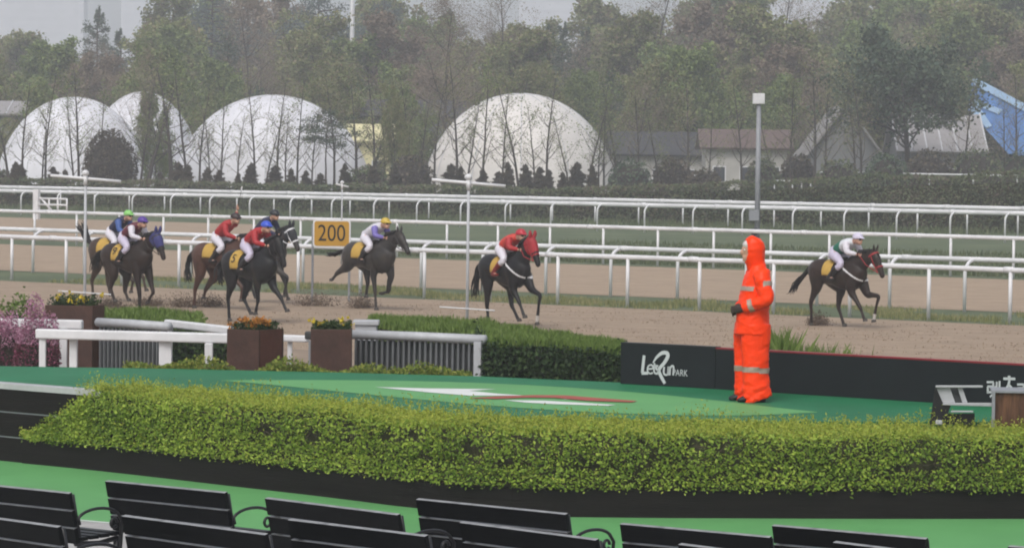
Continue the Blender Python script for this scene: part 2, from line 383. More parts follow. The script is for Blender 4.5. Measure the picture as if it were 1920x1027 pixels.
cp = MB(); cp.add([e00, e2, (e2[0], 20, .104), (e00[0], 20, .104)], [(3, 2, 1, 0)])
tag(cp.build('concrete_pavement', 'concrete'), kind='structure')
wl = MB(); dv = np.array([0, .07, 0]); wl.add([e00 + Z * .004, e2 + Z * .004, e2 + dv + Z * .004, e00 + dv + Z * .004], [(0, 1, 2, 3)])
tag(wl.build('painted_line', 'mark_white'), kind='structure')
tr = MB(); tr.prism([(-18, 18), (14, 18), (14, 24.3), (-18, 24.3)], 0, .2); tag(tr.build('seating_step', 'concrete'), kind='structure')
te = MB(); te.prism([(FE[0][0] - 6, 38), (FE[-1][0] + 6, 32)] + [tuple(line_at(52, 22)[:2]), tuple(line_at(52, -22)[:2])], -.1, .25)
tag(te.build('terrace', 'earth'), kind='structure')

def flat(name, pts, z, m, parent=None):
    mb = MB(); mb.add([at(x, y, z) for x, y in pts], [tuple(range(len(pts)))]); return mb.build(name, m, parent)
up = cat_rom([[x, y, 0] for x, y in [(415, 712.5), (600, 712), (800, 714.5), (1000, 722), (1200, 736), (1350, 751), (1450, 763), (1532, 771.5)]], 5)[:, :2]
lo = cat_rom([[x, y, 0] for x, y in [(1532, 772.5), (1400, 778), (1250, 777), (1050, 769), (850, 754), (650, 735), (500, 720), (415, 713)]], 5)[:, :2]
tag(flat('oval_marking', [tuple(p) for p in lo] + [tuple(p) for p in up], ZP + .004, 'turf_light'), kind='structure')
emb = empty('ground_emblem', at(950, 742, ZP + .005), 0, 'white and red swoosh emblem painted on the pale green oval', 'emblem')
for nm, m, pts in [('swoosh', 'mark_white', [(703, 725), (800, 727.5), (930, 729), (880, 732), (935, 737.5), (985, 741), (880, 741), (810, 735.5)]),
                   ('swoosh', 'mark_red', [(876, 745.5), (930, 742.5), (1000, 740), (1060, 740.5), (1110, 744.5), (1195, 751), (1185, 753.5), (1100, 750.5), (1040, 745), (990, 744.5), (930, 747)]),
                   ('swoosh', 'mark_white', [(945, 749.5), (1020, 750.5), (1090, 754.5), (1155, 758.5), (1140, 760), (1040, 757), (985, 754)]),
                   ('swoosh', 'mark_white', [(1040, 744), (1090, 743.6), (1110, 747), (1060, 748)])]:
    mb = MB(); base = np.array(emb.location)
    mb.add([at(x, y, ZP + (.008 if m == 'mark_white' else .012)) - base for x, y in pts], [tuple(reversed(range(len(pts))))]); mb.build(nm, m, emb)

# plank wall at the left of the platform
pw = empty('plank_wall', PFR[0], 0, 'dark plank retaining wall under the left end of the green platform', 'wall')
sel = [p for p, x in zip(WB, px_w) if x <= 330]
b0 = np.array(pw.location)
for i, (z0, z1) in enumerate([(.1, .36), (.375, .63), (.645, .885)]):
    mb = MB(); poly = [(p[0] - b0[0], p[1] - b0[1] - .05) for p in sel] + [(p[0] - b0[0], p[1] - b0[1] + .015) for p in reversed(sel)]
    mb.prism(poly, z0 - b0[2], z1 - b0[2]); mb.build('plank', 'dark_wood', pw)
    if z1 < .8:
        mb = MB(); poly = [(p[0] - b0[0], p[1] - b0[1] - .042) for p in sel] + [(p[0] - b0[0], p[1] - b0[1] + .012) for p in reversed(sel)]
        mb.prism(poly, z1 + .0005 - b0[2], z1 + .0145 - b0[2]); mb.build('ledge', 'grey_bar', pw)
sel = [p for p, x in zip(WB, px_w) if x <= 200]
mb = MB(); poly = [(p[0] - b0[0], p[1] - b0[1] - .06) for p in sel] + [(p[0] - b0[0], p[1] - b0[1] + .2) for p in reversed(sel)]
mb.prism(poly, .887 - b0[2], .945 - b0[2]); mb.build('capping', 'cap_stone', pw)

# planter wall and hedge
i0 = min(i for i, x in enumerate(px_w) if x >= 20)
selw = WB[i0:]; selx = px_w[i0:]
mb = MB(); inner = [p + np.array([0, max(.14, bed_depth(x) - .02), 0]) for p, x in zip(selw, selx)]
b0 = np.array([selw[20][0], selw[20][1], .1])
mb.prism([tuple((p - b0)[:2] + (0, -.09)) for p in selw] + [tuple((p - b0)[:2]) for p in reversed(inner)], 0, .26)
pl = empty('hedge_planter', b0, 0, 'long curved dark planter edging the bright green floor', 'planter')
mb.build('wall', 'dark_wood', pl)

def hedge_pts(n, zlo, zhi, shell=True):
    """points on the outer skin of the hedge: s along wall, profile parameter around the section"""
    L_ = np.cumsum(np.r_[0, np.linalg.norm(np.diff(selw, axis=0), axis=1)])
    s = rng.uniform(.0, L_[-1], n); ix = [np.interp(s, L_, selw[:, k]) for k in range(2)]; pxs = np.interp(s, L_, selx)
    W_ = np.clip((pxs - 55) / 330, .04, 1) * 1.12
    Ht = zlo + (zhi - .075 * np.clip((pxs - 300) / 1500, 0, 1) - zlo) * np.clip((pxs - 45) / 130, .12, 1)
    hgt = Ht - zlo; per = hgt + W_
    u = rng.uniform(0, 1, n) * (per + .1)
    front = u < hgt
    y = np.where(front, -.09 + .03 * np.sin(u * 9), np.minimum(u - hgt, W_) - .05)
    z = np.where(front, zlo + u, Ht)
    rr = .11                                                    # rounded shoulder
    bulge = np.array([mnoise.noise((a * 1.7, b * 1.7, c * 2.2)) for a, b, c in zip(ix[0], ix[1] + y, z)])
    bulge2 = np.array([mnoise.noise((a * 6, b * 6 + 5, c * 6)) for a, b, c in zip(ix[0], ix[1] + y, z)])
    off = bulge * .05 + bulge2 * .045
    y = np.where(front, y - off - .03, y); z = np.where(front, z, z + off)
    sh = np.where(front & (u > hgt - rr), ((u - hgt + rr) / rr) ** 2 * .09, 0); y = y + sh
    return np.stack([ix[0], ix[1] + y, z], 1), front, (z - zlo) / np.maximum(hgt, .1), off
hd = empty('clipped_hedge', b0, 0, 'long clipped yellow-green hedge filling the dark planter before the platform', 'hedge')
P, fr, hrel, off = hedge_pts(98000, .37, .93)
P = P + rng.normal(0, .022, P.shape)
gap = np.array([mnoise.noise((p[0] * 2.6, p[1] * 2, p[2] * 4.5 + 8)) + .5 * mnoise.noise((p[0] * 7, p[1] * 5, p[2] * 8)) for p in P])
keep = (off > -.08 + rng.normal(0, .02, len(off))) & ~(fr & (P[:, 0] > at(430, 905, .1)[0]) & (hrel > .35) & (gap > .36 + rng.normal(0, .12, len(off))))
P, fr, hrel = P[keep], fr[keep], hrel[keep]
young = (rng.uniform(0, 1, len(P)) < np.where(fr, .10 + .35 * np.clip(hrel - .55, 0, 1), .60))
leaves('foliage', P[~young] - b0, .036, 'hedge', hd, .6, .2, (0, -.55, .85))
leaves('young_shoots', P[young] - b0 + (0, 0, .01), .034, 'hedge_shoot', hd, .5, .3, (0, -.5, .9))
P2, fr2, h2, _ = hedge_pts(4200, .37, .95); k2 = (~fr2) | (h2 > .9)
sp = []
for p in P2[k2 & (P2[:, 2] > .80)]:
    hh = rng.uniform(.03, .12) * (1 + max(0, mnoise.noise((p[0] * 1.3, p[1], 9)) * 2)); dd = rng.normal(0, .025, 2)
    for q in np.linspace(.1, 1, 5): sp.append((p[0] + dd[0] * q, p[1] + dd[1] * q, p[2] + hh * q))
sp = np.array(sp) + rng.normal(0, .010, (len(sp), 3))
leaves('sprigs', sp - b0, .030, 'hedge_shoot', hd, .45, 1.0)
tw, _, _, _ = hedge_pts(9000, .36, .90); tw[:, 1] += .05; leaves('twigs', tw - b0, .12, 'hedge_twig', hd, .06, .8)
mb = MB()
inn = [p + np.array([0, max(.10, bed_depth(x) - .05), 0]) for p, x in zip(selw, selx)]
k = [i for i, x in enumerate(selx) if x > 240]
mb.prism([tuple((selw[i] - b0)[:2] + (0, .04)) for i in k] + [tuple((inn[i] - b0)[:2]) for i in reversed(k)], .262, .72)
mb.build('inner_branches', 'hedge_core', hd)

# ------------------------------------------------------------------ sign boards on the platform edge
def board(p0, p1, h, label, red):
    d = p1 - p0; L_ = np.linalg.norm(d[:2]); ang = math.atan2(d[1], d[0])
    r = empty('sign_board', p0, ang, label, 'sign board')
    mb = MB(); mb.box((L_ / 2, .06, h / 2), (L_, .12, h)); mb.build('panel', 'board', r, bevel=.006)
    mb = MB(); mb.box((L_ / 2, .06, h + .010), (L_, .125, .016)); mb.build('top_edge', 'board_red' if red else 'black', r)
    return r, L_
q0 = at(1163, 719, ZP); q1 = at(1341, 729, ZP); q2 = at(1930, 766, ZP); q2 = q1 + (q2 - q1) * 1.2
BRD = empty  # keep name
bA, LA = board(q0, q1 - (q1 - q0) * .004, .452, 'short charcoal board with white script lettering at the platform edge', False)
bB, LB = board(q1, q2, .445, 'long charcoal board with red top edge behind the orange figure', True)
S_ = 1 / 166.7
def lettering(parent, name, strokes, m='letter', y=-.004):
    mb = MB()
    for pts, wd in strokes:
        P_ = cat_rom([[x, 0, z] for x, z in pts], 6) if len(pts) > 2 else np.array([[x, 0, z] for x, z in pts])
        mb2 = []; mN = len(P_)
        for i in range(mN):
            t = P_[min(i + 1, mN - 1)] - P_[max(i - 1, 0)]; t /= np.linalg.norm(t); nn = np.array([-t[2], 0, t[0]])
            wv = np.interp(i / (mN - 1), np.linspace(0, 1, len(wd)), wd) if not np.isscalar(wd) else wd
            mb2 += [P_[i] + nn * wv / 2 + (0, y, 0), P_[i] - nn * wv / 2 + (0, y, 0)]
        mb.add(mb2, [(2 * i, 2 * i + 2, 2 * i + 3, 2 * i + 1) for i in range(mN - 1)])
    return mb.build(name, m, parent)
def lz(zx, zy):        # zoom pixel (8x of 1160,630) -> board local metres
    px, py = 1160 + zx / 8, 630 + zy / 8
    base = 719 + (px - 1163) * .0575
    return ((px - 1163) * LA / 178.0, (base - py) * S_)
cm = lz
st_ = [([lz(385, 285), lz(360, 550)], .036), ([lz(350, 553), lz(450, 553)], .034),
       ([lz(450, 490), lz(520, 480), lz(500, 430), lz(450, 450), lz(440, 520), lz(480, 560), lz(520, 545)], .018),
       ([lz(545, 400), lz(538, 520), lz(560, 560)], .02), ([lz(520, 440), lz(575, 440)], .018),
       ([lz(600, 450), lz(570, 445), lz(572, 490), lz(598, 510), lz(590, 555), lz(560, 560)], .024),
       ([lz(520, 400), lz(580, 310), lz(660, 250), lz(730, 255), lz(740, 310), lz(690, 400), lz(630, 470), lz(612, 520), lz(650, 610), lz(705, 710)], [.012, .03, .042, .045, .045, .04, .04, .042, .04, .036]),
       ([lz(690, 460), lz(685, 550), lz(715, 580), lz(745, 560), lz(752, 455)], .022), ([lz(752, 455), lz(748, 585)], .022),
       ([lz(775, 585), lz(780, 455)], .022), ([lz(780, 480), lz(810, 445), lz(832, 470), lz(828, 585)], .022)]
lettering(bA, 'script_lettering', st_)
v, f = text_mesh('PARK', .105)
x0, z0 = lz(930, 555)
mk('small_lettering', [(x0 + p[0] * .78, -.004, z0 + p[1]) for p in v], f, 'letter', bA)
# Korean lettering on the long board
def kz(zx, zy):
    px, py = 1720 + zx / 7.335, 680 + zy / 7.335
    base = 729 + (px - 1341) * (766 - 729) / 589.0
    return ((px - 1341) * LB / (589 * 1.2), (base - py) / 178.0)
ks = [([kz(985, 265), kz(1075, 265)], .022), ([kz(1070, 265), kz(1070, 345)], .02), ([kz(1075, 325), kz(995, 325)], .022), ([kz(1000, 325), kz(1000, 420)], .022), ([kz(990, 405), kz(1085, 400)], .022),
      ([kz(1115, 260), kz(1115, 410)], .02), ([kz(1085, 330), kz(1115, 330)], .02), ([kz(1152, 250), kz(1152, 420)], .022),
      ([kz(1075, 420), kz(1030, 470)], .018), ([kz(1075, 420), kz(1130, 470)], .018),
      ([kz(1275, 178), kz(1275, 215)], .03), ([kz(1200, 218), kz(1355, 222)], .026), ([kz(1280, 225), kz(1265, 310), kz(1210, 390)], .026), ([kz(1272, 300), kz(1345, 390)], .026), ([kz(1190, 440), kz(1375, 444)], .024),
      ([kz(1380, 298), kz(1470, 298)], .022), ([kz(1465, 298), kz(1465, 345)], .02), ([kz(1385, 348), kz(1470, 348)], .022), ([kz(1390, 348), kz(1390, 405)], .022), ([kz(1382, 402), kz(1475, 402)], .022),
      ([kz(1510, 275), kz(1510, 410)], .022), ([kz(1485, 345), kz(1510, 345)], .02), ([kz(1390, 440), kz(1390, 480)], .02), ([kz(1385, 480), kz(1520, 480)], .022)]
lettering(bB, 'korean_lettering', ks)

# ------------------------------------------------------------------ white running rails
def running_rail(name, d0, t0, t1, ts, h, goose, label, group, r=.058, lift=0.0):
    root = empty(name, line_at(d0, (t0 + t1) / 2), -TH, label, 'rail', group)
    tm = (t0 + t1) / 2
    mb = MB(); nseg = 24
    off = .42 if goose else 0
    mb.tube([(t0 - tm + (t1 - t0) * i / nseg, off, h + .012 * mnoise.noise((i * .7, d0, 1))) for i in range(nseg + 1)], r, 12)
    for q in range(int((t1 - t0) / 4) + 1):
        xx = t0 - tm + q * 4.0 + 1.1; mb.tube([(xx - .11, off, h), (xx + .11, off, h)], r * 1.16, 12)
    o = mb.build('rail', 'white_rail', root, True); o.scale = (1, .8, 1)
    o.location.y = off * .2
    pr = None
    for k, t in enumerate(ts):
        if pr is None:
            mb = MB()
            if goose:
                pts = [(0, 0, 0), (0, 0, h - .32)] + [(0, .42 * (1 - math.cos(a)), h - .32 + .30 * math.sin(a)) for a in np.linspace(.2, math.pi / 2, 7)]
                mb.tube(pts, .042, 10)
            else:
                mb.tube([(0, 0, 0), (0, 0, h - r * .6)], .042, 10)
            pr = mb.build('post', 'white', root, True)
        else:
            c = pr.copy(); COL.objects.link(c); c.parent = root; pr_ = c
        (pr if k == 0 else pr_).location.x = t - tm
    return root
sp4 = 1.97
ts4 = [t_of(1312, D4) + sp4 * k for k in range(-13, 7) if -20 < t_of(1312, D4) + sp4 * k < 17]
running_rail('running_rail', D4, -20, 16, ts4, 1.16, False, 'nearest white running rail on straight posts beside the galloping horses', 'white running rails')
ts3 = [t_of(1669, D3) + sp4 * k for k in range(-16, 5)]
running_rail('running_rail', D3, -22, 18, [t for t in ts3 if -21 < t < 18], 1.2, True, 'white running rail with curved posts just behind the nearest rail', 'white running rails')
ts2 = [t_of(1667, D2) + 2.1 * k for k in range(-18, 6)]
running_rail('running_rail', D2, -26, 22, [t for t in ts2 if -26 < t < 22], 1.2, False, 'white rail on slim straight posts between the pale sand and the infield grass', 'white running rails', .064)
ts1 = [t_of(1680, D1) + 2.63 * k for k in range(-20, 6)]
running_rail('running_rail', D1, -38, 28, [t for t in ts1 if -38 < t < 28], 1.25, True, 'far white rail with curved posts in front of the long hedge', 'white running rails', .10)
ts0 = [t_of(1719, D0) + 2.63 * k for k in range(-21, 6)]
running_rail('running_rail', D0, -40, 30, [t for t in ts0 if -40 < t < 30], 1.28, False, 'farthest white rail on straight posts at the foot of the hedge', 'white running rails', .10)

# gate leaning by the far rail
gt = empty('field_gate', at_d(78, 420, D1 + 8), -TH, 'small white braced gate standing by the far rail at the left edge', 'gate')
gt.location.z = 0
mb = MB()
for z in (.45, .75, 1.05): mb.tube([(-.2, 0, z), (1.7, 0, z)], .05, 8)
for x in (.5, 1.1, 1.7): mb.tube([(x, 0, .3), (x, 0, 1.08)], .045, 8)
mb.tube([(-.1, 0, 1.1), (.7, 0, .45)], .05, 8); mb.build('gate_leaf', 'white', gt, True)
mb = MB(); mb.box((-.35, 0, .75), (.34, .2, 1.5)); mb.build('gate_post', 'white', gt, bevel=.02)

# distance sign
sgp = at_d(622, 438, D4 - .9)
sg = empty('distance_sign', (sgp[0], sgp[1], 0), -R(6), 'yellow distance sign reading 200 above the nearest rail', 'sign')
zc = sgp[2]; sc_ = sgp[1] / F
mb = MB(); w2, h2 = 35.5 * sc_, 25.5 * sc_
rc = .06; poly = [(sx * (w2 - rc) + rc * math.cos(a), sz * (h2 - rc) + rc * math.sin(a)) for sx, sz, a0 in ((1, 1, 0), (-1, 1, 90), (-1, -1, 180), (1, -1, 270)) for a in np.radians([a0, a0 + 30, a0 + 60, a0 + 90])]
def plate(name, poly, y0, y1, m):
    mb = MB(); n_ = len(poly); v = [(x, y0, z + zc) for x, z in poly] + [(x, y1, z + zc) for x, z in poly]
    mb.add(v, [tuple(range(n_)), tuple(reversed(range(n_, 2 * n_)))] + [(i, n_ + i, n_ + (i + 1) % n_, (i + 1) % n_) for i in range(n_)]); return mb.build(name, m, sg)
plate('frame', poly, 0, .05, 'white')
plate('face', [(x * .93, z * .91) for x, z in poly], -.006, -.001, 'yellow_sign')
v, f = text_mesh('200', .56)
mk('digits', [(p[0] * .80, -.010, p[1] * .98 + zc - .005) for p in v], f, 'black', sg)
for x in (-.5, .44):
    mb = MB(); mb.tube([(x * .93, .09, 0), (x * .93, .09, zc + h2 - .1)], .028, 8); mb.build('post', 'grey_bar', sg)

# tee-topped poles
def tee_pole(px, ybase_z, top_y, s, arm_px, low_y, label, m='white', sag=(0, 0)):
    d = F / s; b = at_d(px, 400, d); h = at_d(px, top_y, d)[2]
    r = empty('sensor_pole', (b[0], b[1], ybase_z), 0, label, 'pole', 'white tee topped poles')
    h -= ybase_z
    mb = MB(); mb.tube([(0, 0, 0), (0, 0, h)], [.027, .024], 10); mb.build('mast', 'silver', r, True)
    a = arm_px / s
    mb = MB(); mb.tube([(-a, 0, h - .0 + sag[0]), (0, .03, h - .045), (a, 0, h - .09 - sag[1])], .028, 8); mb.build('crossarm', 'white', r, True)
    mb = MB(); ell(mb, (0, 0, h + .05), (.06, .06, .055)); mb.tube([(0, 0, h - .16), (0, 0, h + .02)], .035, 10); mb.build('lamp_head', 'white', r, True)
    if low_y:
        zl = at_d(px, low_y, d)[2] - ybase_z
        mb = MB(); mb.tube([(-a * .75, -.03, zl + .03), (a * .75, -.03, zl - .02)], .010, 6); mb.build('lower_bar', 'white', r)
    return r
tee_pole(160, .25, 330, 110, 66, 549, 'slim tee topped pole in front of the purple capped rider')
tee_pole(878, .25, 338, 116, 69, 579, 'slim tee topped pole left of the red hooded horse')
tee_pole(641, 0, 345, 60, 12, None, 'short distant pole with round head behind the yellow distance sign')

# lamp post behind the orange figure
d = D2 + 4; b = at_d(1420, 400, d); h = at_d(1420, 176, d)[2]
lp = empty('lamp_post', (b[0], b[1], 0), 0, 'tall grey post with white box head rising beyond the orange figure', 'lamp post')
mb = MB(); mb.tube([(0, 0, 0), (0, 0, h - .3)], [.10, .075], 14); mb.build('mast', 'grey_bar', lp, True)
mb = MB(); mb.box((-.01, 0, h - .17), (.40, .3, .36)); mb.build('head', 'white', lp, bevel=.02)
mb = MB(); mb.box((-.12, -.08, at_d(1415, 404, d)[2]), (.34, .2, .36)); mb.build('control_box', 'grey_bar', lp, bevel=.01)
mb = MB(); mb.box((-.10, -.1, at_d(1413, 434, d)[2]), (.2, .16, .24)); mb.tube([(-.1, -.1, 0), (-.1, -.1, 1.0)], .03, 8); mb.build('speaker', 'black', lp, bevel=.02)

# ------------------------------------------------------------------ fences, planters and flowers on the terrace
ZT = .25
def place(px, s, z=ZT):
    p = at_d(px, 500, F / s); return np.array([p[0], p[1], z])
def low_rail(pts, ztop, posts, label, thick=.125, pw_=.1):
    P_ = [place(px, s) for px, s in pts]; b = P_[0]
    r = empty('white_rail', b, 0, label, 'rail', 'low white rails at the terrace')
    mb = MB()
    for i in range(len(P_) - 1):
        a, c = P_[i] - b, P_[i + 1] - b; a[2] = c[2] = ztop - ZT - thick / 2
        dr = (c - a) / np.linalg.norm(c - a); mb.box((a + c) / 2, (np.linalg.norm(c - a), .1, thick), [dr, np.cross(Z, dr), Z])
    mb.build('top_rail', 'white', r, bevel=.02)
    for px, s, w_ in posts:
        p = place(px, s) - b; mb = MB(); mb.box((p[0], p[1], (ztop - ZT - thick) / 2), (w_, w_ * .8, ztop - ZT - thick)); mb.build('post', 'white', r, bevel=.01)
    return r
low_rail([(69, 148), (433, 150)], 1.225, [(81, 148, .085), (139, 148, .10), (312, 149, .16), (393, 150, .10)], 'low white rail on four posts along the left platform edge')
low_rail([(-60, 141), (156, 142)], 1.25, [(-40, 141, .1), (120, 142, .1)], 'low white rail ending in front of the left brown planter')
low_rail([(314, 141), (440, 146.5)], 1.255, [(318, 141, .1)], 'slanting white rail joining the grey panel fence to the long low rail', .10)
low_rail([(531, 147), (579, 147.5)], 1.17, [(545, 147, .06)], 'short white rail between the two brown flower planters', .085)

def bar_fence(px0, s0, px1, s1, ztop, label, endpost):
    a, c = place(px0, s0), place(px1, s1); L_ = np.linalg.norm(c - a); ang = math.atan2(c[1] - a[1], c[0] - a[0])
    r = empty('bar_fence', a, ang, label, 'fence', 'grey barred fences'); h = ztop - ZT
    mb = MB(); mb.tube([(-.02, 0, h - .06), (L_ / 2, 0, h - .055), (L_ + .03, 0, h - .06)], .058, 12); mb.build('top_rail', 'silver', r, True)
    mb = MB(); nb = int(L_ / .075)
    for i in range(nb): mb.box(((i + .5) * L_ / nb, 0, (h - .1) / 2), (.026, .03, h - .12))
    mb.build('bars', 'fence_bar', r)
    mb = MB(); mb.box((L_ / 2, .05, (h - .1) / 2), (L_, .012, h - .16)); mb.build('backing', 'grey_dark', r)
    if endpost:
        mb = MB(); mb.box((L_ - .05, -.035, (h - .08) / 2), (.1, .07, h - .1)); mb.build('end_post', 'silver', r, bevel=.008)
    return r
bar_fence(664, 151, 908, 154, 1.305, 'grey barred fence with silver rail beside the dark hedge', True)
bar_fence(186, 143, 316, 146, 1.30, 'grey barred fence behind the long low white rail', False)

def planter(px, s, wx, wy, ztop, rz, flower, label, m2='rust', nfl=26, tall=.09):
    p = place(px, s); r = empty('flower_planter', p, rz, label, 'planter', 'brown flower planters'); h = ztop - ZT; t = .035
    mb = MB()
    mb.box((0, -wy / 2 + t / 2, h / 2), (wx, t, h)); mb.box((0, wy / 2 - t / 2, h / 2), (wx, t, h)); mb.box((-wx / 2 + t / 2, 0, h / 2), (t, wy - 2 * t, h))
    mb.build('box', 'rust', r, bevel=.006)
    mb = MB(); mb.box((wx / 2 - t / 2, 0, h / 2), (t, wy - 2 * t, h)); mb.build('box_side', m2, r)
    mb = MB(); mb.box((0, 0, h - .08), (wx - 2 * t - .004, wy - 2 * t - .004, .08)); mb.build('soil', 'soil', r)
    n_ = 700; c = np.stack([rng.uniform(-wx / 2, wx / 2, n_) * .95, rng.uniform(-wy / 2, wy / 2, n_) * .95, h - .03 + rng.beta(1.5, 2, n_) * tall * 1.5], 1)
    leaves('leaves', c, .05, 'flower_leaf', r, .5, .5)
    cs_ = []
    for _ in range(nfl):
        q = np.array([rng.uniform(-wx / 2, wx / 2) * .95, rng.uniform(-wy / 2, wy / 2) * .95, h + tall * rng.uniform(.4, 1.35)])
        leaves('flower', q + rng.normal(0, .018, (9, 3)), .045, flower, r, .9)
    return r
planter(480, 152, .50, .50, 1.315, R(-34), 'flower_o', 'brown planter of orange flowers turned cornerwise by the long low rail', 'rust_side', 34)
planter(623, 153, .50, .5, 1.345, R(2), 'flower_y', 'brown planter of yellow flowers beside the barred fence and hedge', 'rust', 10)
planter(141, 136, .69, .5, 1.36, R(-12), 'flower_y', 'brown planter of yellow flowers beside the pink azaleas', 'rust_side', 14, .12)
gp = place(582, 152.5); r = empty('gate_post', gp, 0, 'grey post with dark knob against the yellow flowered planter', 'post')
mb = MB(); mb.box((.025, 0, .47), (.075, .07, .94)); mb.build('shaft', 'grey_bar', r, bevel=.008)
mb = MB(); mb.box((0, 0, 1.0), (.12, .1, .1)); mb.build('knob', 'grey_dark', r, bevel=.02)
bx = place(688, 143); r = MB(); r.box((0, 0, .5), (.28, .3, 1.0)); r.box((0, -.01, 1.03), (.34, .34, .06))
o = r.build('junction_box', 'silver', bevel=.01); o.location = bx; tag(o, 'pale metal box top behind the yellow flowered planter', 'box')

def bush(name, px, s, rx, ry, rz_, n_, size, m, label, cat, z=ZT, m2=None, core='soil', asp=.7):
    p = place(px, s, z); r = empty(name, p, 0, label, cat)
    u = rng.normal(size=(n_, 3)); u /= np.linalg.norm(u, axis=1)[:, None]; u[:, 2] = np.abs(u[:, 2]) * 1.0
    rad = 1 + np.array([mnoise.noise((a * 2.3, b * 2.3, c * 2.3 + px)) for a, b, c in u]) * .3
    c = u * rad[:, None] * rng.uniform(.75, 1.03, n_)[:, None] * (rx, ry, rz_)
    c[:, 2] += rng.uniform(0, .1, n_)
    if m2:
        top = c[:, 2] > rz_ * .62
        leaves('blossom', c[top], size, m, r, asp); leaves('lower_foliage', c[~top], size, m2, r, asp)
    else: leaves('foliage', c, size, m, r, asp)
    mb = MB(); ell(mb, (0, 0, rz_ * .35), (rx * .72, ry * .72, rz_ * .42)); mb.build('branches', core, r, True)
    return r
bush('azalea_bush', 70, 145, .34, .3, 1.18, 6500, .032, 'pink', 'pink flowering azalea between the low rail and the planter', 'bush', m2='pink_dim')
bush('azalea_bush', 8, 143, .40, .35, 1.06, 6500, .032, 'pink', 'darker pink azalea cut by the left edge of the photo', 'bush', m2='pink_dim')
bush('leafy_bush', 30, 124, .45, .3, 1.0, 1500, .06, 'verge', 'low green bush behind the pink azaleas', 'bush')

# clipped dark hedge and its grassy tops
def block_hedge(name, quad, z0, z1, n_side, n_top, label, cat, ms='box_leaf', mt='verge', size=.055):
    Q = [np.array(q) for q in quad]                     # front-left, front-right, back-right, back-left (xy)
    b = Q[0]; r = empty(name, (b[0], b[1], z0), 0, label, cat)
    mb = MB(); c_ = sum(Q) / 4; mb.prism([tuple((q - b)[:2] * 1 + (c_ - q)[:2] * .06) for q in Q], 0, (z1 - z0) * .94); mb.build('inner_branches', 'soil', r)
    pts = []
    for i in range(4):
        a, c2_ = Q[i][:2], Q[(i + 1) % 4][:2]; k_ = int(n_side * (1 if i in (0, 1, 3) else .2)); u = rng.uniform(0, 1, k_)[:, None]
        pts.append(np.c_[a + (c2_ - a) * u - b[:2], rng.uniform(0, z1 - z0, k_)])
    c = np.concatenate(pts); c += rng.normal(0, .035, c.shape)
    leaves('side_foliage', c, size, ms, r, .6)
    u, v_ = rng.uniform(0, 1, n_top)[:, None], rng.uniform(0, 1, n_top)[:, None]
    xy = (Q[0][:2] * (1 - u) + Q[1][:2] * u) * (1 - v_) + (Q[3][:2] * (1 - u) + Q[2][:2] * u) * v_
    zz = np.array([mnoise.noise((x * 1.2, y * 1.2, 2)) for x, y in xy]) * .07
    pt = np.c_[xy - b[:2], z1 - z0 - .03 + zz]
    blades('top_growth', pt, .10, .012, mt, None, .6, r)
    return r
hq = [place(906, 154), place(1168, 160), place(1172, 154), place(900, 138)]
block_hedge('box_hedge', hq, ZT, 1.20, 7000, 16000, 'dark clipped hedge with grassy top left of the charcoal boards', 'hedge')
hq = [place(690, 139), place(903, 143), place(903, 133), place(700, 131)]
block_hedge('low_hedge', hq, ZT, 1.14, 1500, 7000, 'bright green low hedge behind the barred fence with end post', 'hedge', 'verge')
hq = [place(196, 136), place(378, 139), place(378, 128), place(180, 126)]
block_hedge('low_hedge', hq, ZT, 1.12, 1500, 6000, 'bright green low hedge behind the long low white rail', 'hedge', 'verge')
# dark undergrowth behind the white rail, left of the orange planter
hq = [place(322, 143.5), place(432, 146), place(436, 141), place(326, 140)]
block_hedge('low_hedge', hq, ZT, 1.02, 2500, 1500, 'dark low hedge seen under the long low white rail', 'hedge', 'box_leaf', 'box_leaf')
# ground cover strip along the platform edge
n_ = 7000; u = rng.uniform(228, 885, n_); yb = np.interp(u, [x for x, y in far_e], [y for x, y in far_e])
c = np.array([at(x, y, ZP) for x, y in zip(u, yb)]); amp = np.array([max(.15, .75 + mnoise.noise((x * .012, 0, 4)) * 1.1) for x in u])
c[:, 1] += rng.uniform(.05, .45, n_); c[:, 2] = ZP - .06 + rng.beta(1.2, 2.2, n_) * .19 * amp
o = leaves('ground_cover', c, .05, 'cover', None, .55, .5); tag(o, 'low yellow green plants along the far platform edge', 'ground cover', kind='stuff')
kb = MB(); kp = [at(x, np.interp(x, [a for a, b in far_e], [b for a, b in far_e]), ZP) for x in np.linspace(222, 895, 12)]
kb.prism([(p[0], p[1] + .012) for p in kp] + [(p[0], p[1] + .5) for p in reversed(kp)], .2, .865); tag(kb.build('planting_bed', 'soil'), kind='structure')
# tall grass clumps behind the boards
def grass_clump(px, s, wd, n_, h, label, z=ZT):
    p = place(px, s, z); c = np.c_[rng.normal(0, wd, n_), rng.normal(0, .2, n_), np.full(n_, .50)]
    hh = h
    r = blades('grass_clump', c, hh, .0030, 'verge', None, .5); r.location = p; tag(r, label, 'grass', kind='stuff')
    k_ = n_ * 3; x = rng.normal(0, wd * .8, k_); y_ = rng.normal(0, .14, k_); top = .74 + .2 * h * np.exp(-(x / wd) ** 2) + .04 * np.sin(x * 25)
    leaves('low_leaves', np.c_[x, y_, rng.uniform(.3, 1, k_) * top], .07, 'verge', r, .25, 1.2)
grass_clump(1464, 150, .10, 420, .52, 'tallest tuft of grass behind the board beside the orange figure')
grass_clump(1508, 148, .27, 700, .34, 'spreading low grass clump behind the red edged board')
grass_clump(1358, 150, .14, 200, .26, 'thin short grass tuft behind the lettered board')

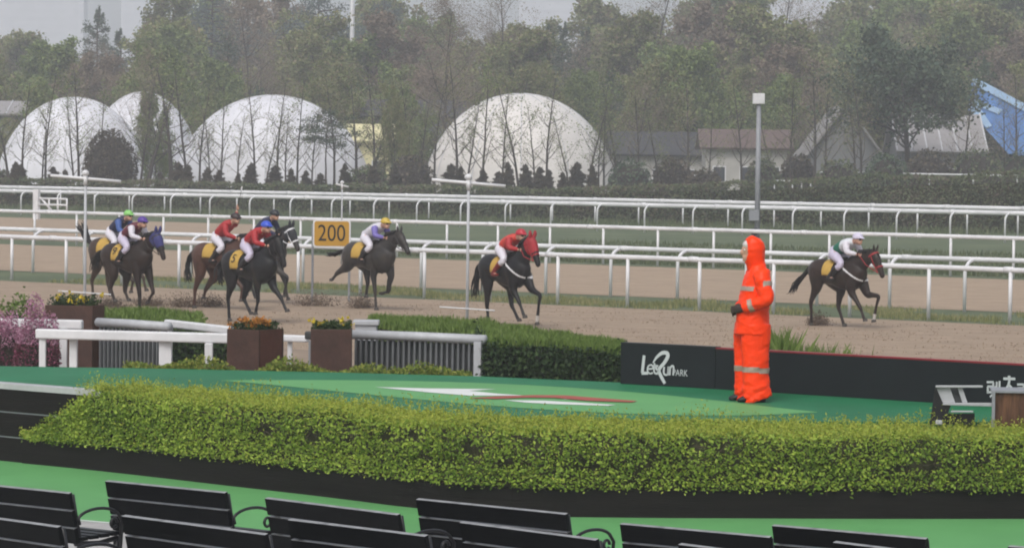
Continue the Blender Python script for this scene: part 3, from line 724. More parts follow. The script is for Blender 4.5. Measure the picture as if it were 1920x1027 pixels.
# ------------------------------------------------------------------ metal frame and panel at the right
sp_ = at(1752, 794, ZP); s_r = F / sp_[1]
def rz_(zx, zy, dy=0.0):
    px, py = 1720 + zx / 7.335, 680 + zy / 7.335
    p = at_d(px, py, sp_[1] + dy); return p - sp_
r = empty('tilted_bench', sp_, 0, 'black sided bench with silver slats tipped by the rusty box', 'bench')
mb = MB()
def hull(mb, pts, dy0, dy1):
    n_ = len(pts); v = [rz_(x, y, dy0) for x, y in pts] + [rz_(x, y, dy1) for x, y in pts]
    mb.add(v, [tuple(range(n_)), tuple(reversed(range(n_, 2 * n_)))] + [(i, n_ + i, n_ + (i + 1) % n_, (i + 1) % n_) for i in range(n_)])
hull(mb, [(245, 320), (345, 545), (470, 560), (420, 700), (360, 845), (165, 845), (200, 640)], 0, .06); mb.build('side_panel', 'black', r)
mb = MB(); hull(mb, [(400, 700), (790, 690), (785, 845), (380, 845)], .05, .3); mb.build('base_block', 'black', r)
for pts in ([(250, 315), (440, 318), (520, 545), (350, 545)], [(545, 318), (610, 318), (690, 545), (620, 545)]):
    mb = MB(); hull(mb, pts, .02, .055); mb.build('slat', 'silver', r)
mb = MB(); hull(mb, [(440, 340), (545, 340), (620, 540), (520, 540)], .056, .075); mb.build('slat', 'grey_dark', r)
for pts in ([(250, 308), (900, 308), (900, 340), (250, 340)], [(350, 548), (1025, 548), (1025, 600), (350, 580)], [(460, 655), (770, 655), (770, 680), (460, 680)]):
    mb = MB(); hull(mb, pts, -.02, .018); mb.build('rail', 'silver', r, bevel=.005)
mb = MB(); hull(mb, [(250, 785), (345, 785), (345, 850), (250, 850)], -.05, -.005); mb.build('foot', 'silver', r, bevel=.01)
pb = at(1862, 800, ZP - .02); r = empty('rusty_box', pb, R(-6), 'rusty panelled box with grey frame at the right edge', 'box')
mb = MB(); mb.box((.32, .25, .17), (.62, .46, .33)); mb.build('panel', 'wood_panel', r)
mb = MB(); mb.box((.32, .25, .347), (.68, .52, .02)); mb.build('frame', 'grey_bar', r)
for x in (.0, .64):
    mb = MB(); mb.box((x, -.0, .168), (.03, .03, .336)); mb.build('leg', 'grey_bar', r)

# ------------------------------------------------------------------ benches
def make_bench():
    r = empty('slatted_bench')
    W = 1.25
    for (z0, z1, y0, y1) in ((.672, .80, -.092, -.062), (.535, .662, -.060, -.030), (.405, .526, -.030, .0)):
        mb = MB(); an = R(14); ax = [np.array([1, 0, 0.]), np.array([0, math.cos(an), math.sin(an)]), np.array([0, -math.sin(an), math.cos(an)])]
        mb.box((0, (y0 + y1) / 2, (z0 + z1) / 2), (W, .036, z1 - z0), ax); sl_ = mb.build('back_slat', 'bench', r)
        sl_.data.materials.append(M['bench_highlight']); sl_.data.polygons[5].material_index = 1  # top face takes the painted highlight
    for i in range(4):
        mb = MB(); mb.box((0, .06 + i * .115, .435 + .004 * i), (W, .095, .03)); mb.build('seat_slat', 'bench', r, bevel=.005)
    for sx in (-1, 1):
        x = sx * (W / 2 - .03) ; mb = MB()
        mb.tube([(x, -.03, 0), (x, .03, .22), (x, .045, .42), (x, .0, .60), (x, -.04, .78)], .018, 8)
        mb.tube([(x, .46, 0), (x, .43, .22), (x, .44, .41)], .022, 8)
        mb.tube([(x, .0, .40), (x, .25, .385), (x, .45, .41)], .02, 8)
        mb.build('leg', 'iron', r, True)
        mb = MB(); x = sx * (W / 2 + .01); pts = [(x, .0, .55)] + [(x, .20 - .225 * math.cos(a), .575 + .085 * math.sin(a)) for a in np.linspace(.3, 2.7, 9)] + [(x, .455, .55), (x, .44, .44)]
        mb.tube(pts, .0125, 8)
        mb.tube([(x, .37 + .035 * math.cos(a), .535 + .035 * math.sin(a)) for a in np.linspace(0, 5.6, 12)], .012, 6)
        mb.build('armrest', 'iron', r, True)
    return r
proto = make_bench()
bl = [  # left top px, right top px, top z, floor z, label
    ((-95, 900), (132, 923), .9, .1, 'black slatted bench at the left edge, farther row'),
    ((200, 900), (424, 922), .9, .1, 'black slatted bench with rounded armrest, farther row, second from left'),
    ((500, 932), (748, 963), .9, .1, 'black slatted bench below the middle of the hedge left of the green gap, farther row'),
    ((783, 934), (1063, 962), .9, .1, 'widest looking black bench in the centre, farther row'),
    ((1165, 980), (1445, 1005), .9, .1, 'black slatted bench below the orange figure, farther row'),
    ((1450, 983), (1738, 1008), .9, .1, 'black slatted bench at the lower right, farther row'),
    ((1892, 1022), (2170, 1045), .9, .1, 'black bench corner at the lower right edge of the photo'),
    ((-130, 953), (112, 986), 1.0, .2, 'black slatted bench at the lower left corner, nearer row'),
    ((232, 965), (500, 1000), 1.0, .2, 'black slatted bench overlapping the second bench, nearer row'),
    ((543, 972), (800, 1003), 1.0, .2, 'black slatted bench left of the centre, nearer row'),
    ((865, 977), (1120, 1010), 1.0, .2, 'black slatted bench in the centre, nearer row'),
    ((1275, 1018), (1530, 1050), 1.0, .2, 'bench top just showing below the orange figure, nearer row'),
    ((1565, 1014), (1820, 1046), 1.0, .2, 'bench top just showing at the lower right, nearer row')]
for i, (a, c, zt, zf, lab) in enumerate(bl):
    o = proto if i == 0 else copy_tree(proto)
    A, C_ = at(*a, zt), at(*c, zt); d = C_ - A
    ang = math.atan2(d[1], d[0]); L_ = np.linalg.norm(d)
    # keep the true angle near the course angle so benches stay parallel
    o.location = ((A[0] + C_[0]) / 2 + .09 * math.sin(-ang), (A[1] + C_[1]) / 2 + .09 * math.cos(ang), zf)
    o.rotation_euler = (0, 0, ang); o.scale = (L_ / 1.25, 1, 1)
    tag(o, lab, 'bench', 'black slatted benches')
# ------------------------------------------------------------------ background: hedge, domes, buildings
DH = F / 34.8
hr = empty('long_hedge', line_at(DH, 0), -TH, 'long dark green hedge behind the far rails', 'hedge')
n_ = 46000; L0, L1 = -42, 32
xs = rng.uniform(L0, L1, n_); u = rng.uniform(0, 1, n_)
hh = np.array([1.62 + .2 * mnoise.noise((x * .25, 0, 1)) + max(0, x - 2) * .045 for x in xs])
fr = u < .72
y = np.where(fr, 0, rng.uniform(0, 1.6, n_)); z = np.where(fr, rng.uniform(0, 1, n_) * hh, hh)
b_ = np.array([mnoise.noise((a * .9, c * 1.1, 7 + d)) for a, c, d in zip(xs, z, y)])
y = y - b_ * .35 * fr; z = z + b_ * .2 * (~fr)
c = np.stack([xs, y, z], 1) + rng.normal(0, .05, (n_, 3))
leaves('foliage', c, .15, 'hedge_far', hr, .6, 0, (0, -.6, .7))
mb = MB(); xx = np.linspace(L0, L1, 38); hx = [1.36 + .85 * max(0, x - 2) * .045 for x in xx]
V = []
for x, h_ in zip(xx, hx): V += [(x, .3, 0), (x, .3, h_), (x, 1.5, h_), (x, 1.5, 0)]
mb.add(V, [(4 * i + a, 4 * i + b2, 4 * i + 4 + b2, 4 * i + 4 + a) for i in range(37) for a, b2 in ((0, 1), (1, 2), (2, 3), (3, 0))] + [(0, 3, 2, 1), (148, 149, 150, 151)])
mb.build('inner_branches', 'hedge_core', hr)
n_ = 9000; xs = rng.uniform(-40, 30, n_)
pp = np.array([0, DH - 2.2, 0]) + xs[:, None] * U + rng.uniform(-10, 2, n_)[:, None] * N
tag(blades('bank_grass', pp, .26, .05, 'infield'), 'rough grass between the far rails and the hedge', 'grass')

def dome(px, s, wpx, top, label, m='dome', p_=2.0):
    d = F / s; b = at_d(px, 400, d); h = at_d(px, top, d)[2]; Rr = wpx / s
    r = empty('fabric_dome', (b[0], b[1], 0), 0, label, 'dome', 'white fabric domes')
    nu, nv = 48, 16; V = []; Fc = []
    for j in range(nv + 1):
        a = j / nv * math.pi / 2
        for i in range(nu):
            ph = 2 * math.pi * i / nu; rr = Rr * math.cos(a) * (1 + .004 * (i % 2))
            V.append((rr * math.cos(ph), rr * math.sin(ph), h * math.sin(a) ** .95))
    for j in range(nv):
        for i in range(nu): Fc.append((j * nu + i, j * nu + (i + 1) % nu, (j + 1) * nu + (i + 1) % nu, (j + 1) * nu + i))
    mk('cover', V, Fc, m, r, True)
    mb = MB()
    for i in range(0, nu, 4):
        ph = 2 * math.pi * i / nu
        mb.tube([(Rr * 1.004 * math.cos(a) * math.cos(ph), Rr * 1.004 * math.cos(a) * math.sin(ph), h * 1.003 * math.sin(a) ** .95) for a in np.linspace(0, math.pi / 2 * .97, 14)], .035, 5)
    mb.build('seams', 'seam', r)
    mb = MB(); mb.tube([(Rr * 1.01 * math.cos(a), Rr * 1.01 * math.sin(a), .12) for a in np.linspace(0, 2 * math.pi, 40)], .14, 6); mb.build('base_ring', 'seam', r)
dome(138, 27, 146, 183, 'white dome at the left, behind the round dark bush')
dome(266, 26, 114, 173, 'white dome farthest back, mostly hidden by green trees')
dome(510, 27, 186, 179, 'broad white dome between the left domes and the yellow house')
dome(975, 27, 183, 176, 'cream white dome in the middle of the photo', 'dome_warm')

def house(px0, px1, y_eave, y_ridge, s, depth, wm, rm, label, cat='building', gable=False, wins=2, ang=0.0):
    d = F / s; a, c = at_d(px0, 400, d), at_d(px1, 400, d); pm = (px0 + px1) / 2
    he, hr_ = at_d(pm, y_eave, d)[2], at_d(pm, y_ridge, d)[2]; w_ = abs(c[0] - a[0])
    r = empty('house', ((a[0] + c[0]) / 2, d, 0), ang, label, cat)
    mb = MB(); mb.box((0, depth / 2, he / 2), (w_, depth, he))
    if gable:
        mb.add([(-w_ / 2, .01, he), (w_ / 2, .01, he), (0, .01, hr_), (-w_ / 2, depth - .01, he), (w_ / 2, depth - .01, he), (0, depth - .01, hr_)], [(0, 1, 2), (3, 5, 4)])
    else:
        mb.add([(-w_ / 2 + .01, 0, he), (-w_ / 2 + .01, depth, he), (-w_ / 2 + .01, depth / 2, hr_), (w_ / 2 - .01, 0, he), (w_ / 2 - .01, depth, he), (w_ / 2 - .01, depth / 2, hr_)], [(0, 2, 1), (3, 4, 5)])
    mb.build('wall', wm, r)
    mb = MB(); o_ = .45; t = .16
    def slab(p):
        n_ = np.cross(p[1] - p[0], p[3] - p[0]); n_ /= np.linalg.norm(n_); n_ = n_ * np.sign(n_[2]) * t
        mb.add([*p, *[q + n_ for q in p]], [(0, 1, 2, 3), (7, 6, 5, 4), (0, 4, 5, 1), (1, 5, 6, 2), (2, 6, 7, 3), (3, 7, 4, 0)])
    A_ = np.array
    if gable:
        k = (hr_ - he) / (w_ / 2)
        slab([A_((-w_ / 2 - o_, -o_, he - k * o_)), A_((0, -o_, hr_)), A_((0, depth + o_, hr_)), A_((-w_ / 2 - o_, depth + o_, he - k * o_))])
        slab([A_((w_ / 2 + o_, -o_, he - k * o_)), A_((w_ / 2 + o_, depth + o_, he - k * o_)), A_((0, depth + o_, hr_)), A_((0, -o_, hr_))])
    else:
        k = (hr_ - he) / (depth / 2)
        slab([A_((-w_ / 2 - o_, -o_, he - k * o_)), A_((w_ / 2 + o_, -o_, he - k * o_)), A_((w_ / 2 + o_, depth / 2, hr_)), A_((-w_ / 2 - o_, depth / 2, hr_))])
        slab([A_((-w_ / 2 - o_, depth + o_, he - k * o_)), A_((-w_ / 2 - o_, depth / 2, hr_)), A_((w_ / 2 + o_, depth / 2, hr_)), A_((w_ / 2 + o_, depth + o_, he - k * o_))])
    rf = mb.build('roof', rm, r)
    if rm == 'roof_grey' and not gable:
        mb = MB(); nb = int(w_ / .9)
        for i in range(nb + 1):
            x = -w_ / 2 - .4 + i * (w_ + .8) / nb
            mb.tube([(x, -o_, he - k * o_ + t + .03), (x, depth / 2, hr_ + t + .03)], .06, 5)
        mb.build('standing_seams', 'seam', rf)
    for i in range(wins):
        x = -w_ / 2 + (i + .5) * w_ / wins; zc_ = he * .55
        mb = MB(); mb.box((x, -.02, zc_), (.95, .08, 1.15)); fm = mb.build('window', 'white', r)
        mb = MB(); mb.box((x, -.065, zc_), (.78, .02, .98)); mb.build('pane', 'glass', fm)
    mb = MB(); mb.box((w_ * .3 if wins % 2 == 0 else w_ * .18, -.03, 1.0), (.9, .07, 2.0)); mb.build('door', 'roof_dark', r)
    return r
house(-60, 84, 214, 192, 24, 6, 'wall_grey', 'roof_grey', 'grey hall with low roof at the left edge behind the first dome', wins=3)
house(650, 728, 262, 236, 27, 4, 'wall_yellow', 'wall_yellow', 'pale yellow house between the two large white domes', wins=2)
house(686, 860, 216, 190, 25.2, 4, 'wall_grey', 'roof_dark', 'long dark roofed building standing behind the yellow house', wins=4)
house(1150, 1318, 288, 250, 26, 6, 'wall_white', 'roof_dark', 'white walled building with dark roof right of the cream dome', wins=3)
house(1322, 1474, 276, 246, 27, 5, 'wall_white', 'roof_red', 'white walled building with red brown roof behind the lamp post', wins=3)
house(1512, 1652, 292, 200, 27, 9, 'wall_grey', 'roof_grey', 'grey gabled house left of the big dark pine', gable=True, wins=2)
house(1690, 1838, 281, 216, 27, 8, 'wall_grey', 'roof_grey', 'low building with ribbed pale metal roof below the blue sheet', wins=4)
# blue sheeted ramp
d = F / 25.6; A_ = lambda x, y, dd=0: at_d(x, y, d + dd)
b = at_d(1870, 400, d); b[2] = 0; r = empty('blue_ramp', b, 0, 'bright blue sheeted ramp with pale edge at the right edge', 'ramp')
def bluepoly(name, pts, y0, y1, m):
    mb = MB(); n_ = len(pts); v = [A_(x, y, y0) - b for x, y in pts] + [A_(x, y, y1) - b for x, y in pts]
    mb.add(v, [tuple(range(n_)), tuple(reversed(range(n_, 2 * n_)))] + [(i, n_ + i, n_ + (i + 1) % n_, (i + 1) % n_) for i in range(n_)]); mb.build(name, m, r)
bluepoly('sheet', [(1820, 160), (1826, 150), (1880, 182), (1990, 240), (1990, 300), (1892, 290), (1814, 205)], 0, 3.0, 'blue')
bluepoly('top_edge', [(1822, 150), (1830, 146), (1992, 232), (1992, 246), (1828, 160)], -.15, 3.1, 'pale_blue')
bluepoly('stripe', [(1812, 200), (1828, 186), (1880, 206), (1872, 214), (1836, 200), (1860, 236), (1850, 240)], -.10, -.02, 'pale_blue')
for x in (1832, 1905, 1975): mb = MB(); p = A_(x, 240, 1.5) - b; mb.tube([(p[0], 1.5, 0), (p[0], 1.5, p[2])], .12, 8); mb.build('post', 'grey_dark', r)
# pale rail beyond the hedge at the right
for (x0, y0, x1, y1, s_, lab) in ((1660, 325, 1990, 331, 30, 'thin pale rail on top of the bank below the metal roofed building'), (1452, 339, 1520, 340, 31, 'short pale rail below the grey gabled house')):
    a, c = at_d(x0, y0, F / s_), at_d(x1, y1, F / s_); b0 = np.array([a[0], a[1], 0]); r = empty('bank_rail', b0, 0, lab, 'rail')
    mb = MB(); mb.tube([a - b0, c - b0], .05, 6); mb.build('top_rail', 'white', r)
    for k in range(5):
        p = a + (c - a) * k / 4 - b0; mb = MB(); mb.tube([(p[0], p[1], 0), p], .04, 6); mb.build('post', 'white', r)
# tall mast
d = F / 20; b = at_d(657, 400, d); r = empty('tall_mast', (b[0], b[1], 0), 0, 'tall pale mast rising above the trees left of centre', 'mast')
mb = MB(); mb.tube([(0, 0, 0), (0, 0, 30)], [.24, .18], 12); mb.build('shaft', 'white', r, True)
mb = MB(); mb.box((0, 0, 30.3), (3.2, .5, .7)); mb.build('lamp_rack', 'grey_bar', r)
# apartment blocks in the haze
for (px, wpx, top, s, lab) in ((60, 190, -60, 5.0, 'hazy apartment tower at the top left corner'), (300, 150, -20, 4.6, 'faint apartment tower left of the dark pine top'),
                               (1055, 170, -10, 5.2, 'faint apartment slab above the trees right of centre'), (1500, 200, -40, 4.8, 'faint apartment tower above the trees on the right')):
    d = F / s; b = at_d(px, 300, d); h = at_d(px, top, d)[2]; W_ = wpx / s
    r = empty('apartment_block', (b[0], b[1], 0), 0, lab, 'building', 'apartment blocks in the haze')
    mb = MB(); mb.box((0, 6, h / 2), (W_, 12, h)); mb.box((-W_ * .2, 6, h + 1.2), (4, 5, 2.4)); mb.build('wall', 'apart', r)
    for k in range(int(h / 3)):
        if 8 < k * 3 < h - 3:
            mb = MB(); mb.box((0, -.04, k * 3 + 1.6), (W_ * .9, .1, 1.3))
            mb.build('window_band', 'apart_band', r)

# ------------------------------------------------------------------ trees
def tubes_from(segs, n=3):
    """segs: p0,p1,r0,r1 arrays -> quads"""
    P0 = np.array([s[0] for s in segs]); P1 = np.array([s[1] for s in segs]); r0 = np.array([s[2] for s in segs])[:, None]; r1 = np.array([s[3] for s in segs])[:, None]
    t = P1 - P0; t /= np.linalg.norm(t, axis=1)[:, None] + 1e-9
    ref = np.where(np.abs(t[:, 2:3]) < .9, [[0, 0, 1.0]], [[1.0, 0, 0]])
    a = np.cross(t, ref); a /= np.linalg.norm(a, axis=1)[:, None]; b_ = np.cross(t, a)
    ring = []
    for P_, rr in ((P0, r0), (P1, r1)):
        for k in range(n):
            ph = 2 * math.pi * k / n; ring.append(P_ + rr * (math.cos(ph) * a + math.sin(ph) * b_))
    V = np.stack(ring, 1).reshape(-1, 3); m_ = len(segs); base = np.arange(m_)[:, None] * 2 * n
    Q = np.concatenate([base + np.array([k, (k + 1) % n, n + (k + 1) % n, n + k]) for k in range(n)], 0)
    return V, Q
def rot_about(d, ax, a): return np.array(Matrix.Rotation(a, 3, Vector(ax)) @ Vector(d))
def tree_proto(name, H, seed, cb=.3, spread=.36, up=.45, leafm='bud', leafn=2, leafsz=.16, bark='bark', nlimb=26, twigm='twig', droop=0, rt=None, deep=3, tr_=1.0):
    rd = random.Random(seed); limbs = []; twigs = []; lp_ = []
    def perp(d):
        v_ = np.array([rd.gauss(0, 1) for _ in range(3)]); v_ -= d * v_.dot(d); return v_ / np.linalg.norm(v_)
    def branch(p, d, L_, r0, lvl):
        ns = 5 if lvl == 1 else 4 if lvl == 2 else 3
        for i in range(ns):
            d2 = d + perp(d) * rd.uniform(.05, .28) + Z * (.10 if lvl < 3 else .02) - Z * droop * .1; d2 /= np.linalg.norm(d2)
            q = p + d2 * L_ / ns; ra = r0 * (1 - i / ns * .7); rb = r0 * (1 - (i + 1) / ns * .7)
            (limbs if lvl <= 1 else twigs).append((p, q, ra, rb)); p, d = q, d2
            if lvl < deep and (i >= 1 or lvl == 2):
                for _ in range(2 if lvl == 1 else 2):
                    a = perp(d); dd = d * math.cos(R(48)) + a * math.sin(R(rd.uniform(30, 60))); dd /= np.linalg.norm(dd)
                    branch(p, dd, L_ * rd.uniform(.35, .55), rb * .55, lvl + 1)
            if lvl >= 2:
                for _ in range(leafn): lp_.append(p + np.array([rd.gauss(0, .16) for _ in range(3)]))
    rt = rt or H * .012
    p = np.zeros(3); d = Z.copy(); ns = 12
    lean = np.array([rd.gauss(0, .03), rd.gauss(0, .03), 0])
    for i in range(ns):
        d = d + lean * .3 + np.array([rd.gauss(0, .035), rd.gauss(0, .035), 0]); d /= np.linalg.norm(d)
        q = p + d * H * .93 / ns; ra, rb = rt * (1 - i / ns * .85), rt * (1 - (i + 1) / ns * .85)
        limbs.append((p, q, ra, rb)); t = (i + 1) / ns
        if t > cb:
            for k in range(max(1, round(nlimb / (ns * (1 - cb))))):
                az = rd.uniform(0, 2 * math.pi); el = up + rd.uniform(-.15, .2)
                dd = np.array([math.cos(az) * math.cos(el), math.sin(az) * math.cos(el), math.sin(el)])
                tt_ = (t - cb) / (1 - cb)
                branch(p + (q - p) * rd.random(), dd, H * spread * (1 - .62 * tt_) * rd.uniform(.65, 1.1), ra * .42, 1)
        p = q
    r = empty(name)
    V, Q = tubes_from(limbs, 5); mk('trunk', V, Q, bark, r, True)
    V, Q = tubes_from(twigs, 3)
    # fine twigs a little thicker so they keep their mass
    cr = mk('crown', V, Q, twigm, r)
    if leafn:
        leaves('spring_leaves', np.array(lp_), leafsz, leafm, cr, .7)
    return r
def conifer_proto(name, H, seed, m='needle', cb=.12, spread=.2, flat=False, n_cl=46, bark='pine_bark'):
    rd = random.Random(seed); r = empty(name); limbs = []; pts = []
    p = np.zeros(3); ns = 10
    for i in range(ns):
        q = p + np.array([rd.gauss(0, .02) * H * .3, rd.gauss(0, .02) * H * .3, H * .95 / ns]); limbs.append((p, q, H * .014 * (1 - i / ns * .8), H * .014 * (1 - (i + 1) / ns * .8))); p = q
    tr_ = [l[0] for l in limbs] + [p]
    for k in range(n_cl):
        t = cb + (1 - cb) * (k + .5) / n_cl; zi = t * ns; i = min(int(zi), ns - 1); base = tr_[i] + (tr_[i + 1] - tr_[i]) * (zi - i)
        az = k * 2.4 + rd.uniform(-.4, .4)
        prof = (1 - t) ** .75 + .06 if not flat else math.sin(math.pi * min(1, (t - cb) / (1 - cb) * .75 + .25)) + .12
        L_ = H * spread * prof * rd.uniform(.55, 1.15); dirn = np.array([math.cos(az), math.sin(az), rd.uniform(.0, .25) if flat else -.1 + .5 * t])
        e = base + dirn * L_; limbs.append((base, e, H * .004, H * .0015))
        nn_ = int(150 * (.4 + prof))
        for _ in range(nn_):
            u_ = rd.random() ** .6; q = base + dirn * L_ * (.25 + .85 * u_); wd = L_ * .26 * (1.1 - u_ * .4)
            pts.append(q + np.array([rd.gauss(0, wd), rd.gauss(0, wd), rd.gauss(0, H * (.016 if flat else .012))]))
    V, Q = tubes_from(limbs, 5); mk('trunk', V, Q, bark, r, True)
    leaves('crown', np.array(pts), .22 if H > 6 else .14, m, r, .35)
    return r
PR = {}
def setp(k, r): PR[k] = [r, False, H_[k]]
H_ = dict(bareA=13, bareB=12, budA=12, budB=11, budC=11.5, brown=12, slimA=10, slimB=9, pine=13, blue=14, flat=9, big=9.5, small=3.0)
setp('bareA', tree_proto('bare_tree', 13, 1, .22, .34, .6, 'bud_brown', 1, .08))
setp('bareB', tree_proto('bare_tree', 12, 2, .30, .40, .75, 'bud_brown', 1, .07, nlimb=22))
setp('budA', tree_proto('budding_tree', 12, 3, .2, .38, .45, 'bud', 3, .20))
setp('budB', tree_proto('budding_tree', 11, 4, .15, .40, .4, 'bud_green', 3, .21))
setp('budC', tree_proto('budding_tree', 11.5, 5, .2, .36, .5, 'bud', 4, .20, nlimb=30))
setp('brown', tree_proto('brown_budding_tree', 12, 6, .2, .38, .5, 'bud_brown', 3, .19))
setp('slimA', tree_proto('slender_tree', 10, 7, .38, .22, .55, 'bud', 1, .09, nlimb=24, rt=.12, deep=2))
setp('slimB', tree_proto('slender_tree', 9, 8, .30, .24, .7, 'bud_green', 1, .11, nlimb=20, rt=.10, deep=2))
setp('pine', conifer_proto('dark_pine', 13, 9, 'needle', .2, .24))
setp('blue', conifer_proto('grey_blue_pine', 14, 10, 'needle_blue', .3, .26, True))
setp('flat', conifer_proto('leaning_pine', 9, 11, 'needle', .62, .33, True, 18))
setp('big', tree_proto('spreading_dark_tree', 9.5, 12, .45, .50, .22, 'needle', 3, .22, nlimb=26, rt=.24))
setp('small', conifer_proto('small_conifer', 3.0, 13, 'shrub_dark', .02, .21, n_cl=60))
LABELS = set()
def plant(k, px, s, top, label, group, rz=None, cat='tree', wide=1.0):
    pr, used, H = PR[k]
    d = F / s; b = at_d(px, 400, d); h = at_d(px, top, d)[2]
    o = copy_tree(pr) if used else pr; PR[k][1] = True
    sc = h / H; o.location = (b[0], b[1], -.02); o.scale = (sc * wide, sc * wide, sc); o.rotation_euler = (0, 0, random.uniform(0, 6.28) if rz is None else rz)
    for q in list(o.keys()): del o[q]
    o['label'] = label; o['category'] = cat; o['group'] = group
    return o
def nth(i):
    return ['first', 'second', 'third', 'fourth', 'fifth', 'sixth', 'seventh', 'eighth', 'ninth', 'tenth', 'eleventh', 'twelfth', 'thirteenth', 'fourteenth', 'fifteenth', 'sixteenth', 'seventeenth', 'eighteenth', 'nineteenth', 'twentieth', 'twenty-first', 'twenty-second', 'twenty-third', 'twenty-fourth', 'twenty-fifth', 'twenty-sixth', 'twenty-seventh', 'twenty-eighth', 'twenty-ninth', 'thirtieth', 'thirty-first', 'thirty-second', 'thirty-third', 'thirty-fourth', 'thirty-fifth', 'thirty-sixth', 'thirty-seventh', 'thirty-eighth', 'thirty-ninth', 'fortieth', 'forty-first', 'forty-second'][i]
# slender trees before the domes
for i, px in enumerate([20, 42, 78, 86, 140, 146, 183]):
    plant('slimA' if i % 2 else 'slimB', px, 29.5, 100 + (i * 37) % 90, f'slender thin tree before the left white dome, {nth(i)} trunk from the left', 'slender trees before the domes')
for i, px in enumerate([352, 375, 392, 412, 446, 476, 494, 520, 535, 556, 585, 625]):
    plant('slimA' if i % 3 else 'slimB', px, 29, 95 + (i * 53) % 110, f'slender thin tree before the broad white dome, {nth(i)} trunk from the left', 'slender trees before the domes')
for i, px in enumerate([855, 872, 902, 942, 975, 1003, 1025, 1070, 1098, 1122, 1132]):
    plant('slimB' if i % 3 else 'slimA', px, 29, 90 + (i * 61) % 110, f'slender thin tree before the cream dome, {nth(i)} trunk from the left', 'slender trees before the domes')
for i, px in enumerate([700, 720, 765, 790, 815]):
    plant('slimA', px, 28, 110 + (i * 47) % 80, f'slender thin tree around the yellow house, {nth(i)} trunk from the left', 'slender trees before the domes')
for i, px in enumerate([1160, 1195, 1240, 1290, 1330, 1388, 1455, 1480]):
    plant('slimA' if i % 2 else 'slimB', px, 29, 100 + (i * 43) % 90, f'slender thin tree before the low white buildings, {nth(i)} trunk from the left', 'slender trees before the domes')
for i, px in enumerate([1526, 1548, 1601, 1612, 1808, 1880, 1905]):
    plant('slimA', px, 29, 95 + (i * 31) % 80, f'slender thin tree before the grey roofed houses, {nth(i)} trunk from the left', 'slender trees before the domes')
# trees with a character of their own
plant('flat', 612, 29, 200, 'small flat topped pine forking at the right end of the broad white dome', 'pines', .4)
plant('big', 1702, 28, 95, 'broad dark tree between the grey gabled house and the metal roof', 'broad trees', 1.0, wide=1.05)
plant('budC', 1205, 25.3, 110, 'olive tree rising over the right end of the cream dome', 'budding trees', 2.6)
plant('budB', 300, 25, 95, 'light green budding tree over the hidden dome at the left', 'budding trees', .3)
plant('slimB', 272, 28.6, 120, 'leafy slender tree before the hidden dome behind the round bush', 'slender trees before the domes', wide=1.8)
plant('budB', 292, 28, 178, 'small light green tree before the hidden dome', 'budding trees', 2.2, wide=.62)
plant('bareB', 262, 28.2, 95, 'fan shaped bare tree veiling the hidden dome', 'bare trees', 1.2, wide=.8)
plant('budA', 742, 28.4, 165, 'olive tree at the right end of the yellow house', 'budding trees', 1.1, wide=.5)
plant('slimB', 668, 28.8, 130, 'thin leafy tree before the middle of the yellow house', 'slender trees before the domes', wide=1.3)
plant('slimA', 318, 28.6, 110, 'leafy slender tree left of the broad white dome', 'slender trees before the domes', wide=1.7)
plant('slimB', 690, 28.2, 150, 'leafy slender tree covering the left half of the yellow house', 'slender trees before the domes', wide=1.5)
plant('budB', 778, 26, 175, 'green budding tree beside the yellow house', 'budding trees', 1.9)
plant('budB', 1300, 25, 100, 'light green budding tree behind the red brown roof', 'budding trees', 2.9)
plant('bareA', 830, 26, -10, 'tall bare dark tree left of the cream dome', 'bare trees', .8)
plant('bareA', 470, 22, -5, 'tall bare tree behind the broad white dome', 'bare trees', 2.2)
plant('blue', 395, 18, -30, 'dark blue grey pine at the top left against the sky', 'pines')
plant('blue', 590, 18.5, -40, 'dark blue grey pine left of the tall mast', 'pines')
plant('blue', 720, 18, -15, 'dark blue grey pine right of the tall mast', 'pines')
plant('pine', 1052, 19, 32, 'pointed conifer under the faint apartment slab', 'pines')
plant('pine', 1095, 20, 42, 'dark conifer right of the pointed one above the cream dome', 'pines')
plant('pine', 182, 17, 2, 'hazy conifer top at the upper left', 'pines')
plant('bareB', 1215, 20, -45, 'fan shaped bare tree against the sky right of centre', 'bare trees', wide=1.2)
plant('bareB', 935, 21, -40, 'fan shaped bare tree against the sky left of the pointed conifer', 'bare trees')
# the wood behind: three ranks
kinds = ['budA', 'brown', 'budC', 'bareB', 'budB', 'budC', 'pine', 'budA', 'bareA', 'budB']
words = dict(budA='olive budding tree', budB='light green budding tree', budC='dense olive budding tree', brown='reddish brown budding tree', bareA='bare grey tree', bareB='bare fan shaped tree', pine='dark pine')
i = 0
for rank, (s, t0, t1, stp, wrd) in enumerate([(24.5, 120, 190, 70, 'front'), (21, 35, 115, 62, 'middle'), (17.5, -15, 50, 60, 'back')]):
    j = 0; px = -60 + rank * 20
    while px < 1990:
        k = kinds[(i * 7 + rank * 3) % len(kinds)]
        if px > 1080 and k in ('bareA',) and rank: k = 'budC'
        tp = t0 + (t1 - t0) * (.5 + .5 * math.sin(i * 2.4)) * random.uniform(.6, 1.1)
        if px < 180: tp += 70 if rank == 2 else 45
        if (900 < px < 1190 or 180 < px < 330) and rank == 2: tp += 60
        if px > 1220: tp -= 25
        plant(k, px + random.uniform(-18, 18), s * random.uniform(.96, 1.04), tp, f'{words[k]} in the {wrd} rank of the wood, {nth(j)} from the left', f'{wrd} rank of the wood', wide=1.12)
        px += stp * random.uniform(.8, 1.15); i += 1; j += 1
